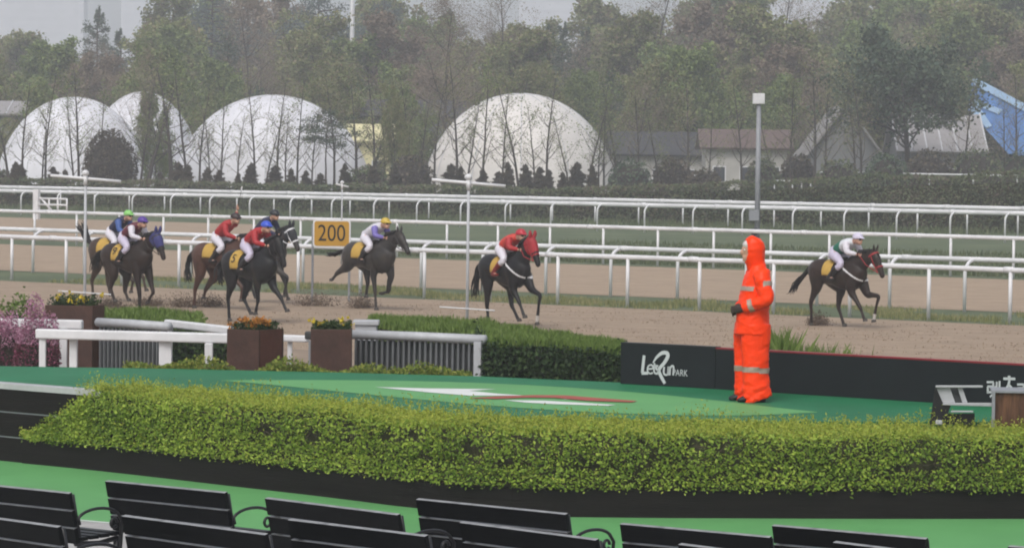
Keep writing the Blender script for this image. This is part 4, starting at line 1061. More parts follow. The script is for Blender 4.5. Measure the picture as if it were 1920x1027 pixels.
# small conifers along the domes
spx = [28, 40, 100, 122, 300, 335, 352, 388, 410, 446, 470, 515, 545, 572, 600, 645, 700, 740, 770, 800, 845, 862, 905, 935, 952, 985, 1010, 1028, 1055, 1080, 1110]
for i, px in enumerate(spx):
    plant('small', px, 31 - (i % 3) * .6, 300 + (i * 29) % 24, f'small dark conifer at the foot of the domes, {nth(i)} from the left', 'small conifers by the domes', cat='shrub', wide=1.05 + .25 * (i % 3))
# round dark bush
def round_bush(name, px, s, top, wpx, n_, m, label, size=.16, z=0):
    d = F / s; b = at_d(px, 400, d); h = at_d(px, top, d)[2]; r = empty(name, (b[0], b[1], 0), 0, label, 'bush')
    u = rng.normal(size=(n_, 3)); u /= np.linalg.norm(u, axis=1)[:, None]
    rad = 1 + np.array([mnoise.noise((a * 2, b2 * 2, c2 * 2 + px)) for a, b2, c2 in u]) * .14
    c = u * rad[:, None] * (wpx / s, wpx / s, h * .56) * rng.uniform(.9, 1.02, n_)[:, None]; c[:, 2] += h * .46; c = c[c[:, 2] > 0]
    leaves('foliage', c, size, m, r, .7)
    mb = MB(); ell(mb, (0, 0, h * .46), (wpx / s * .86, wpx / s * .86, h * .46)); mb.build('branches', 'soil', r, True)
round_bush('round_bush', 205, 30, 246, 52, 4200, 'shrub_dark', 'large clipped round dark bush before the left dome')
k = 0
for px, s, top, w_, m in [(-10, 29, 318, 40, 'hedge_far'), (690, 29.5, 312, 46, 'hedge_far'), (770, 29, 292, 44, 'shrub_dark'), (1180, 29, 300, 44, 'needle'), (1260, 28.5, 296, 40, 'shrub_dark'), (1320, 30, 318, 40, 'shrub_dark'),
                          (1430, 29, 300, 36, 'hedge_far'), (1495, 28.5, 292, 38, 'shrub_dark'), (1570, 29.5, 302, 48, 'hedge_far'), (1660, 30, 290, 44, 'needle'), (1740, 29.5, 282, 52, 'shrub_dark'), (1830, 29.5, 280, 52, 'hedge_far'), (1920, 29, 284, 56, 'needle')]:
    round_bush('loose_bush', px, s, top, w_, 1500, m, f'loose dark bush beyond the long hedge, {nth(k)} from the left', .2); k += 1
# far wood that reads as one mass
n_ = 26000; px = rng.uniform(-120, 2040, n_); dd = rng.uniform(F / 17, F / 14, n_)
c = np.array([at_d(a, 400, b_) for a, b_ in zip(px, dd)])
top = np.array([9.5 + 2.6 * mnoise.noise((a * .02, 0, 3)) + 1.6 * mnoise.noise((a * .06, 2, 3)) for a in px])
top = np.where(px < 170, top * .72, top)
c[:, 2] = rng.uniform(0, 1, n_) ** .8 * top
o = leaves('far_wood', c, .75, 'bud_brown', None, .7); tag(o, 'far wood closing the view behind the ranks of trees', 'wood', kind='stuff')

# ------------------------------------------------------------------ horses
def vlerp(a, b, t): return tuple(np.array(a) * (1 - t) + np.array(b) * t)
def make_horse(spec):
    px, gy, psi, name_lab = spec['px'], spec['gy'], R(spec['psi']), spec['label']
    p = at(px, gy, 0)
    root = empty('racehorse', (p[0], p[1], 0), -psi, name_lab, 'horse', 'racehorses galloping along the sand', spec.get('sc', .95))
    mb = MB()
    sweep(mb, [(-.86, 0, 1.20, .05, .08), (-.80, 0, 1.22, .14, .19), (-.62, 0, 1.25, .235, .275), (-.42, 0, 1.26, .262, .290), (-.12, 0, 1.23, .255, .270), (.18, 0, 1.19, .27, .315),
               (.42, 0, 1.20, .25, .355), (.62, 0, 1.22, .215, .33), (.78, 0, 1.20, .16, .24), (.87, 0, 1.17, .07, .12)], 20, 4)
    px_, pz = spec.get('poll', (1.13, 1.80)); nx, nz = spec.get('nose', (1.42, 1.26))
    mx, mz = (.60 + px_) / 2 + .01, (1.38 + pz) / 2 + .03
    sweep(mb, [(.42, 0, 1.30, .15, .30), (.62, 0, 1.40, .14, .27), (mx, 0, mz, .095, .195), (px_ - .05, 0, pz - .06, .08, .14), (px_ + .04, 0, pz - .02, .07, .10)], 16, 5)
    hv = np.array([nx - px_, 0, nz - pz]); hl = np.linalg.norm(hv); hv /= hl; hn = np.array([-hv[2], 0, hv[0]])    # hn: forehead side
    hp = lambda t, o=0, y=0: tuple(np.array([px_, y, pz]) + hv * hl * t + hn * o)
    sweep(mb, [(*hp(-.10, -.02), .06, .07), (*hp(.05, -.03), .09, .115), (*hp(.25, -.035), .098, .145), (*hp(.45, -.02), .078, .115), (*hp(.68, -.005), .058, .078), (*hp(.88, -.005), .054, .070), (*hp(1.0, -.01), .046, .055), (*hp(1.04, -.01), .02, .02)], 14, 4)
    for sy in (-1, 1):
        sweep(mb, [(*hp(-.06, .05, sy * .05), .034, .03), (*hp(-.16, .10, sy * .062), .034, .022), (*hp(-.27, .13, sy * .066), .006, .006)], 8, 3)
    def hind(L_, sy):
        st, hk, hf = L_; ft = vlerp(hk, hf, .80); c1 = vlerp(hk, hf, .35)
        st = (st[0], st[1]); y0 = sy * .13
        back = np.array([hf[0] - hk[0], hf[1] - hk[1]]); back /= np.linalg.norm(back) + 1e-6
        sweep(mb, [(-.52, y0, 1.30, .12, .22), (-.50 * .6 + st[0] * .4, y0, 1.12, .135, .23), (*((st[0], y0 * 1.05, st[1])), .105, .15), ((st[0] + hk[0]) / 2, y0, (st[1] + hk[1]) / 2, .068, .085),
                   (hk[0], y0 * .95, hk[1], .044, .060), (c1[0], y0 * .92, c1[1], .033, .039), (ft[0], y0 * .9, ft[1], .036, .042), (vlerp(ft, hf, .5)[0] + .012, y0 * .9, vlerp(ft, hf, .5)[1], .031, .034), (hf[0], y0 * .9, hf[1] + .035, .042, .048)], 12, 4)
        return hk, ft, hf, y0 * .9
    def fore(L_, sy):
        el_, kn, hf = L_; ft = vlerp(kn, hf, .76); y0 = sy * .12
        sweep(mb, [(.56, y0 * .9, 1.30, .09, .17), (.50 * .5 + el_[0] * .5, y0 * 1.05, 1.08, .10, .155), (el_[0], y0 * 1.05, el_[1], .072, .10), ((el_[0] + kn[0]) / 2, y0, (el_[1] + kn[1]) / 2, .055, .062),
                   (kn[0], y0 * .95, kn[1], .044, .048), (vlerp(kn, ft, .4)[0], y0 * .9, vlerp(kn, ft, .4)[1], .031, .034), (ft[0], y0 * .9, ft[1], .035, .040), (vlerp(ft, hf, .5)[0] + .01, y0 * .9, vlerp(ft, hf, .5)[1], .030, .033), (hf[0], y0 * .9, hf[1] + .035, .042, .047)], 12, 4)
        return kn, ft, hf, y0 * .9
    legs = [hind(spec['hn'], -1), hind(spec['hf'], 1), fore(spec['fn'], -1), fore(spec['ff'], 1)]
    body = remesh(mb, 'body', spec['coat'], root, .017, 4)
    # hooves
    for kn, ft, hf, y in legs:
        d_ = np.array([hf[0] - ft[0], 0, hf[1] - ft[1]]); d_ = d_ / (np.linalg.norm(d_) + 1e-6)
        b_ = np.array([hf[0], y, hf[1]]); m2 = MB()
        sweep(m2, [(*(b_ + d_ * -.005 + (0, 0, .05)), .046, .052), (*(b_ + (0.012, 0, .02)), .052, .060), (*(b_ + (.016, 0, .003)), .054, .064)], 12, 2); m2.build('hoof', 'hoof', root, True)
    # socks
    if spec.get('sock') is not None:
        kn, ft, hf, y = legs[spec['sock']]
        extract(body, lambda q: np.linalg.norm(q - np.array([hf[0], y, hf[1]])) < .2 and q[2] < kn[1] - .1, .004, 'sock', 'sock_white', root)
    # tail
    m2 = MB(); tl = spec.get('tail', [(-.84, 1.36), (-1.0, 1.25), (-1.12, .95), (-1.10, .68)]); rd = random.Random(px)
    for k in range(26):
        sp_ = [rd.gauss(0, 1), rd.gauss(0, 1)]
        pts = []
        for i_, (x, z) in enumerate(cat_rom([[a, 0, c] for a, c in tl], 4)[:, [0, 2]]):
            f_ = i_ / 12; pts.append((x + sp_[1] * .05 * f_ + .02 * math.sin(k + i_), sp_[0] * (.02 + .055 * f_), z + rd.gauss(0, .012) * f_ + sp_[1] * .035 * f_))
        m2.tube(pts, list(np.interp(np.linspace(0, 1, len(pts)), [0, .35, 1], [.024, .022, .004])), 5)
    m2.build('tail', 'mane', root, True)
    # mane
    m2 = MB()
    for k in range(34):
        t = k / 33; cx, cz = np.interp(t, [0, .5, 1], [.46, mx - .08, px_ - .02]), np.interp(t, [0, .5, 1], [1.57, mz + .18, pz + .06])
        m2.tube([(cx, .01, cz), (cx - .04 + rd.gauss(0, .02), -.05, cz + .01), (cx - .09 + rd.gauss(0, .02), -.10 + rd.gauss(0, .02), cz - .09)], [.016, .016, .004], 5)
    m2.build('mane', 'mane', root, True)
    # tack
    hd = lambda q: ((np.array(q) - (px_, 0, pz)) @ hv) / hl
    ofs = lambda q: (np.array(q) - (px_, 0, pz)) @ hn
    inhead = lambda q: q[0] > px_ - .1 and abs(ofs(q)) < .20 and -.3 < hd(q) < 1.1
    if spec.get('hood'):
        extract(body, lambda q: q[0] > px_ - .16 and -.34 < hd(q) < .52 and ofs(q) > -.19, .012, 'hood', spec['hood'], root)
    br_m = spec.get('bridle', 'leather'); 
    extract(body, lambda q: inhead(q) and (.58 < hd(q) < .64 or (.05 < hd(q) < .11)), .016, 'bridle', br_m, root)
    m2 = MB()
    for sy in (-1, 1):
        bit = np.array(hp(.80, -.05, sy * .06)); m2.tube([hp(.08, -.05, sy * .10), hp(.4, -.06, sy * .095), tuple(bit)], .011, 5)
        m2.tube([tuple(bit), ((bit[0] + .72) / 2 + .02, sy * .16, (bit[2] + 1.70) / 2 - .03), (.70, sy * .07, 1.72)], .010, 5)
    m2.build('reins', br_m, root)
    extract(body, lambda q: abs((q[0] - .44) - (1.15 - q[2]) * .25) < .035 and q[2] < 1.5, .010, 'girth', 'leather', root)
    if spec.get('strap'):
        extract(body, lambda q: q[0] > .3 and abs((q[2] - 1.40) + (q[0] - .34) * .62) < .022 and abs(q[1]) > .03, .013, 'breast_strap', 'white', root)
    # saddle cloth draped over the back
    bv = BVHTree.FromPolygons([v_.co[:] for v_ in body.data.vertices], [tuple(f_.vertices) for f_ in body.data.polygons])
    def surf(x, ph, off):
        o_ = Vector((x, 1.2 * math.sin(ph), 1.24 + 1.2 * math.cos(ph))); dr = Vector((0, -math.sin(ph), -math.cos(ph)))
        h_ = bv.ray_cast(o_, dr)
        if h_[0] is None: return (x, 0, 1.24)
        return tuple(h_[0] - dr * off)
    xa, xb, pm_ = spec.get('cloth', (-.32, .10, R(98)))
    nx_, np_ = 10, 26; V = []; Fc = []
    for i_ in range(nx_ + 1):
        for j_ in range(np_ + 1): V.append(surf(xa + (xb - xa) * i_ / nx_, -pm_ + 2 * pm_ * j_ / np_, .014))
    for i_ in range(nx_):
        for j_ in range(np_): Fc.append((i_ * (np_ + 1) + j_, i_ * (np_ + 1) + j_ + 1, (i_ + 1) * (np_ + 1) + j_ + 1, (i_ + 1) * (np_ + 1) + j_))
    cl = mk('saddle_cloth', V, Fc, 'cloth_yellow', root, True)
    so = cl.modifiers.new('thick', 'SOLIDIFY'); so.thickness = .008; so.offset = 1
    if spec.get('no'):
        v, f = text_mesh(spec['no'], .29)
        Vn = [surf(xa + (xb - xa) * .42 + q[0] * 1.0, -(R(62) - q[1] / .30), .030) for q in v]
        mk('cloth_number', Vn, f, 'black', cl)
    m2 = MB(); sweep(m2, [(-.14, 0, 1.545, .10, .03), (-.05, 0, 1.545, .15, .035), (.12, 0, 1.535, .13, .035), (.26, 0, 1.575, .10, .045), (.30, 0, 1.58, .03, .02)], 12, 3)
    m2.build('saddle', 'leather', root, True)
    for sy in (-1, 1):
        m2 = MB(); m2.tube([(.16, sy * .20, 1.46), (.14, sy * .31, 1.30), (.14, sy * .325, 1.16)], .012, 5)
        m2.tube([(.14 + .055 * math.cos(a), sy * .325, 1.12 + .055 * math.sin(a)) for a in np.linspace(0, 2 * math.pi, 10)], .009, 5); m2.build('stirrup', 'leather', root)
    return root, p, psi
M['hoof'] = mat('hoof_horn', (.045, .038, .032), .6, .2, 10)
M['sock_white'] = mat('white_sock', (.45, .42, .39), .7, .1, 10)
M['mane'] = mat('dark_hair', (.012, .010, .010), .6, .3, 12)
M['leather'] = mat('dark_leather', (.02, .014, .011), .5, .2, 12)
M['cloth_yellow'] = mat('yellow_cloth', (.46, .29, .06), .75, .1, 6)
M['blue_hood'] = mat('navy_hood', (.035, .035, .14), .7, .15, 8)
M['red_hood'] = mat('red_hood_cloth', (.30, .018, .025), .7, .15, 8)
M['red_strap'] = mat('red_strap', (.28, .02, .025), .6, .1, 8)
M['dark_hood'] = mat('black_hood_cloth', (.02, .022, .026), .7, .15, 8)
coat = lambda n_, a, b_: mat(n_, tuple(x * .65 for x in a), .42, .2, 2.2, c2=tuple(x * .75 for x in b_), spec=.24, detail=3)
M['bay_dark'] = coat('dark_bay_coat', (.022, .013, .010), (.046, .026, .018))
M['black_coat'] = coat('black_coat', (.010, .009, .010), (.020, .017, .017))
M['brown_coat'] = coat('brown_coat', (.085, .038, .026), (.13, .062, .042))
M['dark_brown_coat'] = coat('dark_brown_coat', (.05, .031, .021), (.085, .052, .036))
M['grey_coat'] = coat('dark_grey_coat', (.030, .029, .032), (.075, .062, .052))

# jockeys -----------------------------------------------------------
def step_mat(name, c1, c2, axis, thr):
    m = mat(name, c1, .6, .05, 10); n = m.node_tree; b_ = n.nodes['Principled BSDF']
    tc = n.nodes.new('ShaderNodeTexCoord'); sx = n.nodes.new('ShaderNodeSeparateXYZ'); n.links.new(tc.outputs['Object'], sx.inputs[0])
    gt_ = n.nodes.new('ShaderNodeMath'); gt_.operation = 'GREATER_THAN'; gt_.inputs[1].default_value = thr; n.links.new(sx.outputs[axis], gt_.inputs[0])
    mx_ = n.nodes.new('ShaderNodeMix'); mx_.data_type = 'RGBA'; mx_.inputs[6].default_value = (*c1, 1); mx_.inputs[7].default_value = (*c2, 1)
    n.links.new(gt_.outputs[0], mx_.inputs[0]); n.links.new(mx_.outputs[2], b_.inputs['Base Color']); return m
cloth_ = lambda n_, c: mat(n_, c, .55, .08, 10, .15, 25, spec=.35)
M['silk_red'] = cloth_('red_silk', (.36, .018, .022)); M['silk_orange_red'] = cloth_('orange_red_silk', (.52, .045, .03)); M['silk_navy'] = cloth_('navy_silk', (.02, .022, .06))
M['silk_maroon'] = cloth_('maroon_silk', (.11, .016, .03)); M['silk_white'] = cloth_('white_silk', (.62, .60, .66)); M['silk_purple'] = cloth_('purple_silk', (.17, .14, .42)); M['silk_green'] = cloth_('green_silk', (.02, .14, .09))
M['silk_dark'] = cloth_('dark_silk', (.035, .025, .03)); M['silk_lilac'] = cloth_('lilac_silk', (.50, .46, .58)); M['silk_blue'] = cloth_('blue_silk', (.05, .10, .30))
M['green_white'] = step_mat('green_and_white_silk', (.02, .14, .09), (.60, .62, .66), 'X', .20)
cap_ = lambda n_, c: mat(n_, c, .45, .06, 8, spec=.45)
M['cap_green'] = cap_('lime_cap', (.22, .52, .14)); M['cap_purple'] = cap_('purple_cap', (.075, .03, .25)); M['cap_blue'] = cap_('blue_cap', (.03, .08, .52)); M['cap_black'] = cap_('black_cap', (.016, .018, .022))
M['cap_yellow'] = cap_('yellow_cap', (.52, .37, .05)); M['cap_red'] = cap_('red_cap', (.42, .02, .035)); M['cap_lilac'] = cap_('lilac_white_cap', (.56, .53, .66)); M['cap_dark'] = cap_('dark_striped_cap', (.035, .022, .022))
M['boots'] = mat('jockey_boots', (.016, .012, .011), .45, .2, 12); M['boots_red'] = mat('red_topped_boots', (.16, .018, .015), .45, .2, 12)
def make_jockey(hroot, p, psi, hsc, S):
    base = np.array([0.02, 0, 1.55]); cb_, sb_ = math.cos(-psi), math.sin(-psi); sc = hsc
    wpos = (p[0] + sc * base[0] * cb_, p[1] + sc * base[0] * sb_, sc * base[2])
    root = empty('person', wpos, -psi, S['label'], 'person', 'jockeys riding in the race', .96)
    up = S.get('up', 0.0)                                     # raise of the upper body about the hips
    Hh = np.array([-.02, 0, 1.72])
    def T(q):
        q = np.array(q, float) - Hh; a = -up; q = np.array([q[0] * math.cos(a) + q[2] * math.sin(a), q[1], -q[0] * math.sin(a) + q[2] * math.cos(a)]) + Hh; return q - base
    L_ = lambda q: np.array(q, float) - base
    r5 = lambda q, a, b_: (*q, a, b_)
    hdC = T((.585, 0, 2.055))
    hand = {s_: L_((.76, s_ * .075, 1.665)) for s_ in (-1, 1)}; wr = {s_: L_((.69, s_ * .095, 1.67)) for s_ in (-1, 1)}
    sh = {s_: T((.39, s_ * .17, 1.945)) for s_ in (-1, 1)}
    elb = {s_: (sh[s_] + wr[s_]) / 2 + np.array([-.06, s_ * .075, -.06]) for s_ in (-1, 1)}
    if S.get('raised'):                                        # far arm lifted with the whip
        elb[1] = sh[1] + np.array([-.16, .12, .06]); wr[1] = elb[1] + np.array([.02, .05, .24]); hand[1] = wr[1] + np.array([.02, 0, .07])
    hipj = {s_: L_((.0, s_ * .10, 1.68)) for s_ in (-1, 1)}; kn = {s_: L_((.36, s_ * .255, 1.46)) for s_ in (-1, 1)}; an = {s_: L_((.07, s_ * .325, 1.17)) for s_ in (-1, 1)}
    toe = {s_: L_((.25, s_ * .335, 1.135)) for s_ in (-1, 1)}
    mb = MB()
    sweep(mb, [r5(T((-.09, 0, 1.70)), .12, .09), r5(T((.05, 0, 1.76)), .13, .10), r5(T((.24, 0, 1.87)), .14, .10), r5(T((.40, 0, 1.96)), .12, .085), r5(T((.47, 0, 2.0)), .055, .055), r5(T((.53, 0, 2.02)), .05, .055)], 14, 4)
    ell(mb, hdC, (.098, .075, .112)); ell(mb, hdC + (.055, 0, -.055), (.05, .055, .065)); ell(mb, hdC + (.108, 0, -.02), (.024, .016, .028))
    for s_ in (-1, 1): ell(mb, hdC + (-.01, s_ * .078, -.02), (.022, .012, .034))
    for s_ in (-1, 1):
        sweep(mb, [r5(sh[s_], .055, .055), r5((sh[s_] + elb[s_]) / 2, .048, .048), r5(elb[s_], .04, .04), r5((elb[s_] + wr[s_]) / 2, .036, .036), r5(wr[s_], .026, .028)], 10, 4)
        f_ = hand[s_] - wr[s_]; f_ /= np.linalg.norm(f_); ell(mb, hand[s_] - f_ * .01, (.045, .026, .045))
        for k in range(4):                                     # fingers closed on the rein
            b_ = hand[s_] + f_ * .03 + np.array([0, 0, .030 - .02 * k]); ln = (.92, 1.05, 1.0, .82)[k]
            mb.tube([tuple(b_), tuple(b_ + f_ * .030 * ln + (0, -s_ * .012, 0)), tuple(b_ + f_ * .028 * ln + (0, -s_ * .036, -.004)), tuple(b_ + f_ * .004 + (0, -s_ * .042, -.006))], [.0105, .010, .0095, .008], 7)
        mb.tube([tuple(hand[s_] + (-.02, -s_ * .015, .03)), tuple(hand[s_] + f_ * .02 + (0, -s_ * .028, .046)), tuple(hand[s_] + f_ * .045 + (0, -s_ * .03, .040))], [.012, .011, .008], 7)
        sweep(mb, [r5(hipj[s_], .09, .09), r5((hipj[s_] + kn[s_]) / 2, .078, .082), r5(kn[s_], .056, .06), r5((kn[s_] + an[s_]) / 2 + (-.02, 0, 0), .05, .055), r5(an[s_], .034, .038)], 12, 4)
        sweep(mb, [r5(an[s_] + (-.05, 0, -.02), .035, .04), r5(an[s_] + (.05, 0, -.03), .038, .04), r5(toe[s_], .03, .022)], 10, 3)
    remesh(mb, 'body', 'skin', root, .011, 2)
    fold = lambda q: .006 * mnoise.noise((q[0] * 14, q[1] * 14, q[2] * 22)) + .004 * mnoise.noise((q[0] * 34, q[1] * 30, q[2] * 34))
    mb = MB()
    sweep(mb, [r5(T((-.02, 0, 1.735)), .14, .10), r5(T((.06, 0, 1.785)), .165, .125), r5(T((.20, 0, 1.865)), .18, .135), r5(T((.34, 0, 1.94)), .185, .120), r5(T((.42, 0, 1.98)), .13, .09), r5(T((.47, 0, 2.00)), .066, .064)], 16, 4)
    remesh(mb, 'jacket', S['jacket'], root, .016, 2, fold)
    for s_ in (-1, 1):
        mb = MB(); sweep(mb, [r5(sh[s_] + (-.02, -s_ * .02, 0), .088, .09), r5((sh[s_] + elb[s_]) / 2, .072, .074), r5(elb[s_], .062, .062), r5((elb[s_] + wr[s_]) / 2, .052, .054), r5(wr[s_] - (wr[s_] - elb[s_]) * .08, .034, .036)], 12, 4)
        remesh(mb, 'sleeve', S['sleeve'], root, .015, 2, fold)
    mb = MB()
    sweep(mb, [r5(L_((-.13, 0, 1.70)), .09, .07), r5(L_((-.08, 0, 1.715)), .155, .125), r5(L_((.0, 0, 1.74)), .16, .125), r5(T((.07, 0, 1.785)), .145, .105)], 14, 4)
    for s_ in (-1, 1): sweep(mb, [r5(hipj[s_] + (-.05, 0, -.02), .11, .115), r5((hipj[s_] + kn[s_]) / 2, .095, .10), r5(kn[s_], .070, .074), r5(kn[s_] * .65 + an[s_] * .35 + (-.012, 0, 0), .061, .066)], 14, 4)
    remesh(mb, 'breeches', S['breeches'], root, .015, 2, fold)
    for s_ in (-1, 1):
        mb = MB(); sweep(mb, [r5(kn[s_] * .72 + an[s_] * .28 + (-.01, 0, 0), .066, .070), r5((kn[s_] + an[s_]) / 2 + (-.02, 0, 0), .060, .066), r5(an[s_], .045, .05), r5(an[s_] + (.0, 0, -.03), .046, .05)], 12, 4)
        sweep(mb, [r5(an[s_] + (-.055, 0, -.03), .04, .045), r5(an[s_] + (.06, 0, -.04), .046, .042), r5(toe[s_] + (.01, 0, 0), .036, .026)], 10, 3)
        remesh(mb, 'boot', S.get('boot', 'boots'), root, .013, 2)
    mb = MB(); ell(mb, hdC + (-.012, 0, .040), (.134, .112, .108)); 
    mb.v = [(x, y, max(z, hdC[2] + .012 - .3 * min(0, (x - hdC[0] + .02)))) if z < hdC[2] + .03 else (x, y, z) for x, y, z in mb.v]
    sweep(mb, [(*(hdC + (.10, 0, .045)), .075, .014), (*(hdC + (.165, 0, .022)), .055, .008)], 12, 3)
    remesh(mb, 'helmet', S['cap'], root, .010, 1)
    mb = MB(); ell(mb, hdC + (.088, 0, .004), (.026, .066, .028)); mb.build('goggles', S.get('goggle', 'black'), root, True)
    if S.get('raised'):
        mb = MB(); h_ = hand[1]; mb.tube([tuple(h_ + (-.02, 0, -.05)), tuple(h_ + (.03, 0, .10)), tuple(h_ + (.10, .02, .42))], [.009, .007, .005], 6); mb.build('whip', 'black', root)
        mb = MB(); mb.tube([tuple(h_ + (.10, .02, .42)), tuple(h_ + (.12, .02, .50))], [.02, .014], 6); mb.build('whip_tip', 'white', root)
    return root
HORSES = [
 dict(px=236, gy=583, psi=46, label='dark bay horse with navy hood under the purple capped rider', coat='bay_dark', hood='blue_hood', poll=(1.13, 1.78), nose=(1.40, 1.24), no='9', cloth=(-.24, .02, R(108)),
      hn=((-.30, .84), (-.42, .52), (-.26, .20)), hf=((-.16, .84), (-.20, .46), (-.05, .22)), fn=((.60, .78), (.66, .42), (.63, .0)), ff=((.72, .78), (.86, .46), (.66, .20)), tail=[(-.84, 1.36), (-1.0, 1.30), (-1.15, 1.12), (-1.2, .92)],
      j=dict(label='jockey with purple cap and dark maroon jacket, second from left', jacket='silk_maroon', sleeve='silk_white', breeches='silk_lilac', cap='cap_purple', up=-.04)),
 dict(px=212, gy=566, psi=44, label='dark brown horse half hidden behind the navy hooded one, tail flung up', coat='dark_brown_coat', poll=(1.10, 1.72), nose=(1.38, 1.22), cloth=(-.34, .04, R(98)),
      hn=((-.46, .84), (-.66, .50), (-.62, .04)), hf=((-.36, .86), (-.36, .46), (-.24, .12)), fn=((.62, .80), (.88, .55), (.80, .25)), ff=((.70, .82), (1.0, .62), (1.12, .30)), tail=[(-.84, 1.38), (-1.02, 1.52), (-1.14, 1.72), (-1.26, 1.86)],
      j=dict(label='jockey with lime green cap and navy jacket, first from left', jacket='silk_navy', sleeve='silk_blue', breeches='silk_white', cap='cap_green', up=.06)),
 dict(px=410, gy=580, psi=42, label='reddish brown horse behind the black one, hind legs stretched back', coat='brown_coat', poll=(1.10, 1.72), nose=(1.40, 1.25), cloth=(-.30, .04, R(98)),
      hn=((-.50, .82), (-.68, .44), (-.72, .0)), hf=((-.30, .78), (-.58, .44), (-.66, .22)), fn=((.58, .82), (.90, .55), (.86, .22)), ff=((.66, .82), (.98, .62), (.80, .35)), tail=[(-.84, 1.36), (-1.0, 1.20), (-1.10, .92), (-1.04, .62)],
      j=dict(label='jockey with dark striped cap and red jacket lifting a whip', jacket='silk_red', sleeve='silk_red', breeches='silk_white', cap='cap_dark', up=.10, raised=True)),
 dict(px=466, gy=604, psi=47, label='black horse under the blue capped rider, foreleg reaching forward', coat='black_coat', poll=(.98, 1.84), nose=(1.22, 1.25), no='5', cloth=(-.34, -.06, R(110)),
      hn=((-.44, .84), (-.56, .50), (-.52, .0)), hf=((-.22, .82), (-.32, .50), (-.06, .16)), fn=((.44, .82), (.46, .50), (.36, .18)), ff=((.68, .80), (.98, .54), (1.18, .27)), tail=[(-.84, 1.36), (-.96, 1.2), (-1.0, .95), (-.98, .8)],
      j=dict(label='jockey with bright blue cap and red jacket', jacket='silk_red', sleeve='silk_red', breeches='silk_lilac', cap='cap_blue', up=.0)),
 dict(px=484, gy=568, psi=40, label='dark grey horse with black hood hidden behind the black horse', coat='grey_coat', hood='dark_hood', bridle='white', poll=(1.06, 1.84), nose=(1.34, 1.32), cloth=(-.34, .04, R(98)),
      hn=((-.40, .84), (-.52, .5), (-.35, .12)), hf=((-.30, .84), (-.40, .48), (-.2, .1)), fn=((.78, .84), (1.08, .66), (.96, .18)), ff=((.62, .82), (.80, .5), (.9, .1)), tail=[(-.84, 1.36), (-1.0, 1.25), (-1.05, 1.0), (-1.0, .8)],
      j=dict(label='jockey with black cap and navy jacket at the back of the trio', jacket='silk_navy', sleeve='silk_navy', breeches='silk_white', cap='cap_black', up=.14)),
 dict(px=690, gy=580, psi=48, sc=.97, label='dark grey horse under the yellow capped rider, hind leg kicked back', coat='grey_coat', poll=(1.08, 1.78), nose=(1.44, 1.34), cloth=(-.32, .0, R(102)),
      hn=((-.62, .98), (-1.0, .80), (-1.22, .62)), hf=((-.24, .94), (-.17, .60), (-.22, .26)), fn=((.34, .82), (.38, .45), (.42, .0)), ff=((.66, .80), (.58, .44), (.32, .36)), tail=[(-.84, 1.36), (-1.0, 1.30), (-1.18, 1.24), (-1.42, 1.24)],
      j=dict(label='jockey with yellow cap, white jacket and purple sleeves', jacket='silk_white', sleeve='silk_purple', breeches='silk_white', cap='cap_yellow', up=-.10)),
 dict(px=944, gy=613, psi=56, label='black brown horse in red hood with white breast strap', coat='black_coat', hood='red_hood', strap=True, poll=(1.02, 1.90), nose=(1.30, 1.36), sock=3, bridle='red_strap', cloth=(-.16, .12, R(106)),
      hn=((-.42, .88), (-.46, .46), (-.40, .0)), hf=((.04, .88), (.12, .48), (.42, .14)), fn=((.56, .82), (.76, .56), (.96, .24)), ff=((.86, .86), (1.20, .72), (1.10, .10)), tail=[(-.84, 1.36), (-.98, 1.22), (-1.08, .92), (-1.10, .62)],
      j=dict(label='jockey with red cap and orange red jacket', jacket='silk_orange_red', sleeve='silk_red', breeches='silk_white', cap='cap_red', boot='boots_red', up=-.14)),
 dict(px=1568, gy=613, psi=50, sc=.91, label='leading dark bay horse galloping alone at the right, tail streaming', coat='bay_dark', strap=True, bridle='red_strap', poll=(1.16, 1.74), nose=(1.44, 1.20), sock=3, cloth=(-.24, .04, R(103)),
      hn=((-.52, .90), (-.70, .54), (-.68, .0)), hf=((-.02, .88), (-.06, .46), (.14, .02)), fn=((.60, .82), (.86, .48), (1.0, .18)), ff=((.84, .80), (1.20, .74), (1.06, .16)), tail=[(-.84, 1.36), (-1.02, 1.18), (-1.26, .98), (-1.42, .74)],
      j=dict(label='jockey with lilac white cap and green and white jacket', jacket='green_white', sleeve='silk_white', breeches='silk_lilac', cap='cap_lilac', up=-.10)),
]
for S in HORSES:
    hr_, p, psi = make_horse(S)
    make_jockey(hr_, p, psi, S.get('sc', .95), S['j'])
# clods of wet sand thrown up behind the hooves
M['clod'] = leafmat('wet_clods', [(.09, .062, .046), (.15, .11, .08), (.20, .15, .11)], 0, 0, .9)
for i, (px, gy, wd, hh) in enumerate([(232, 588, .30, .16), (345, 576, .45, .22), (395, 575, .40, .2), (590, 574, .50, .26), (677, 578, .30, .26), (1533, 610, .22, .2), (205, 576, .3, .16), (280, 574, .35, .14)]):
    p = at(px, gy, 0); n_ = 1500
    c = np.c_[rng.normal(0, wd * .5, n_), rng.normal(0, .16, n_), np.abs(rng.normal(0, hh * .55, n_)) + .015]
    o = leaves('kicked_sand', c, .028, 'clod', None, .9); o.location = p; tag(o, 'spray of dark wet sand thrown up behind the galloping hooves', 'sand spray', 'sand sprays', 'stuff')

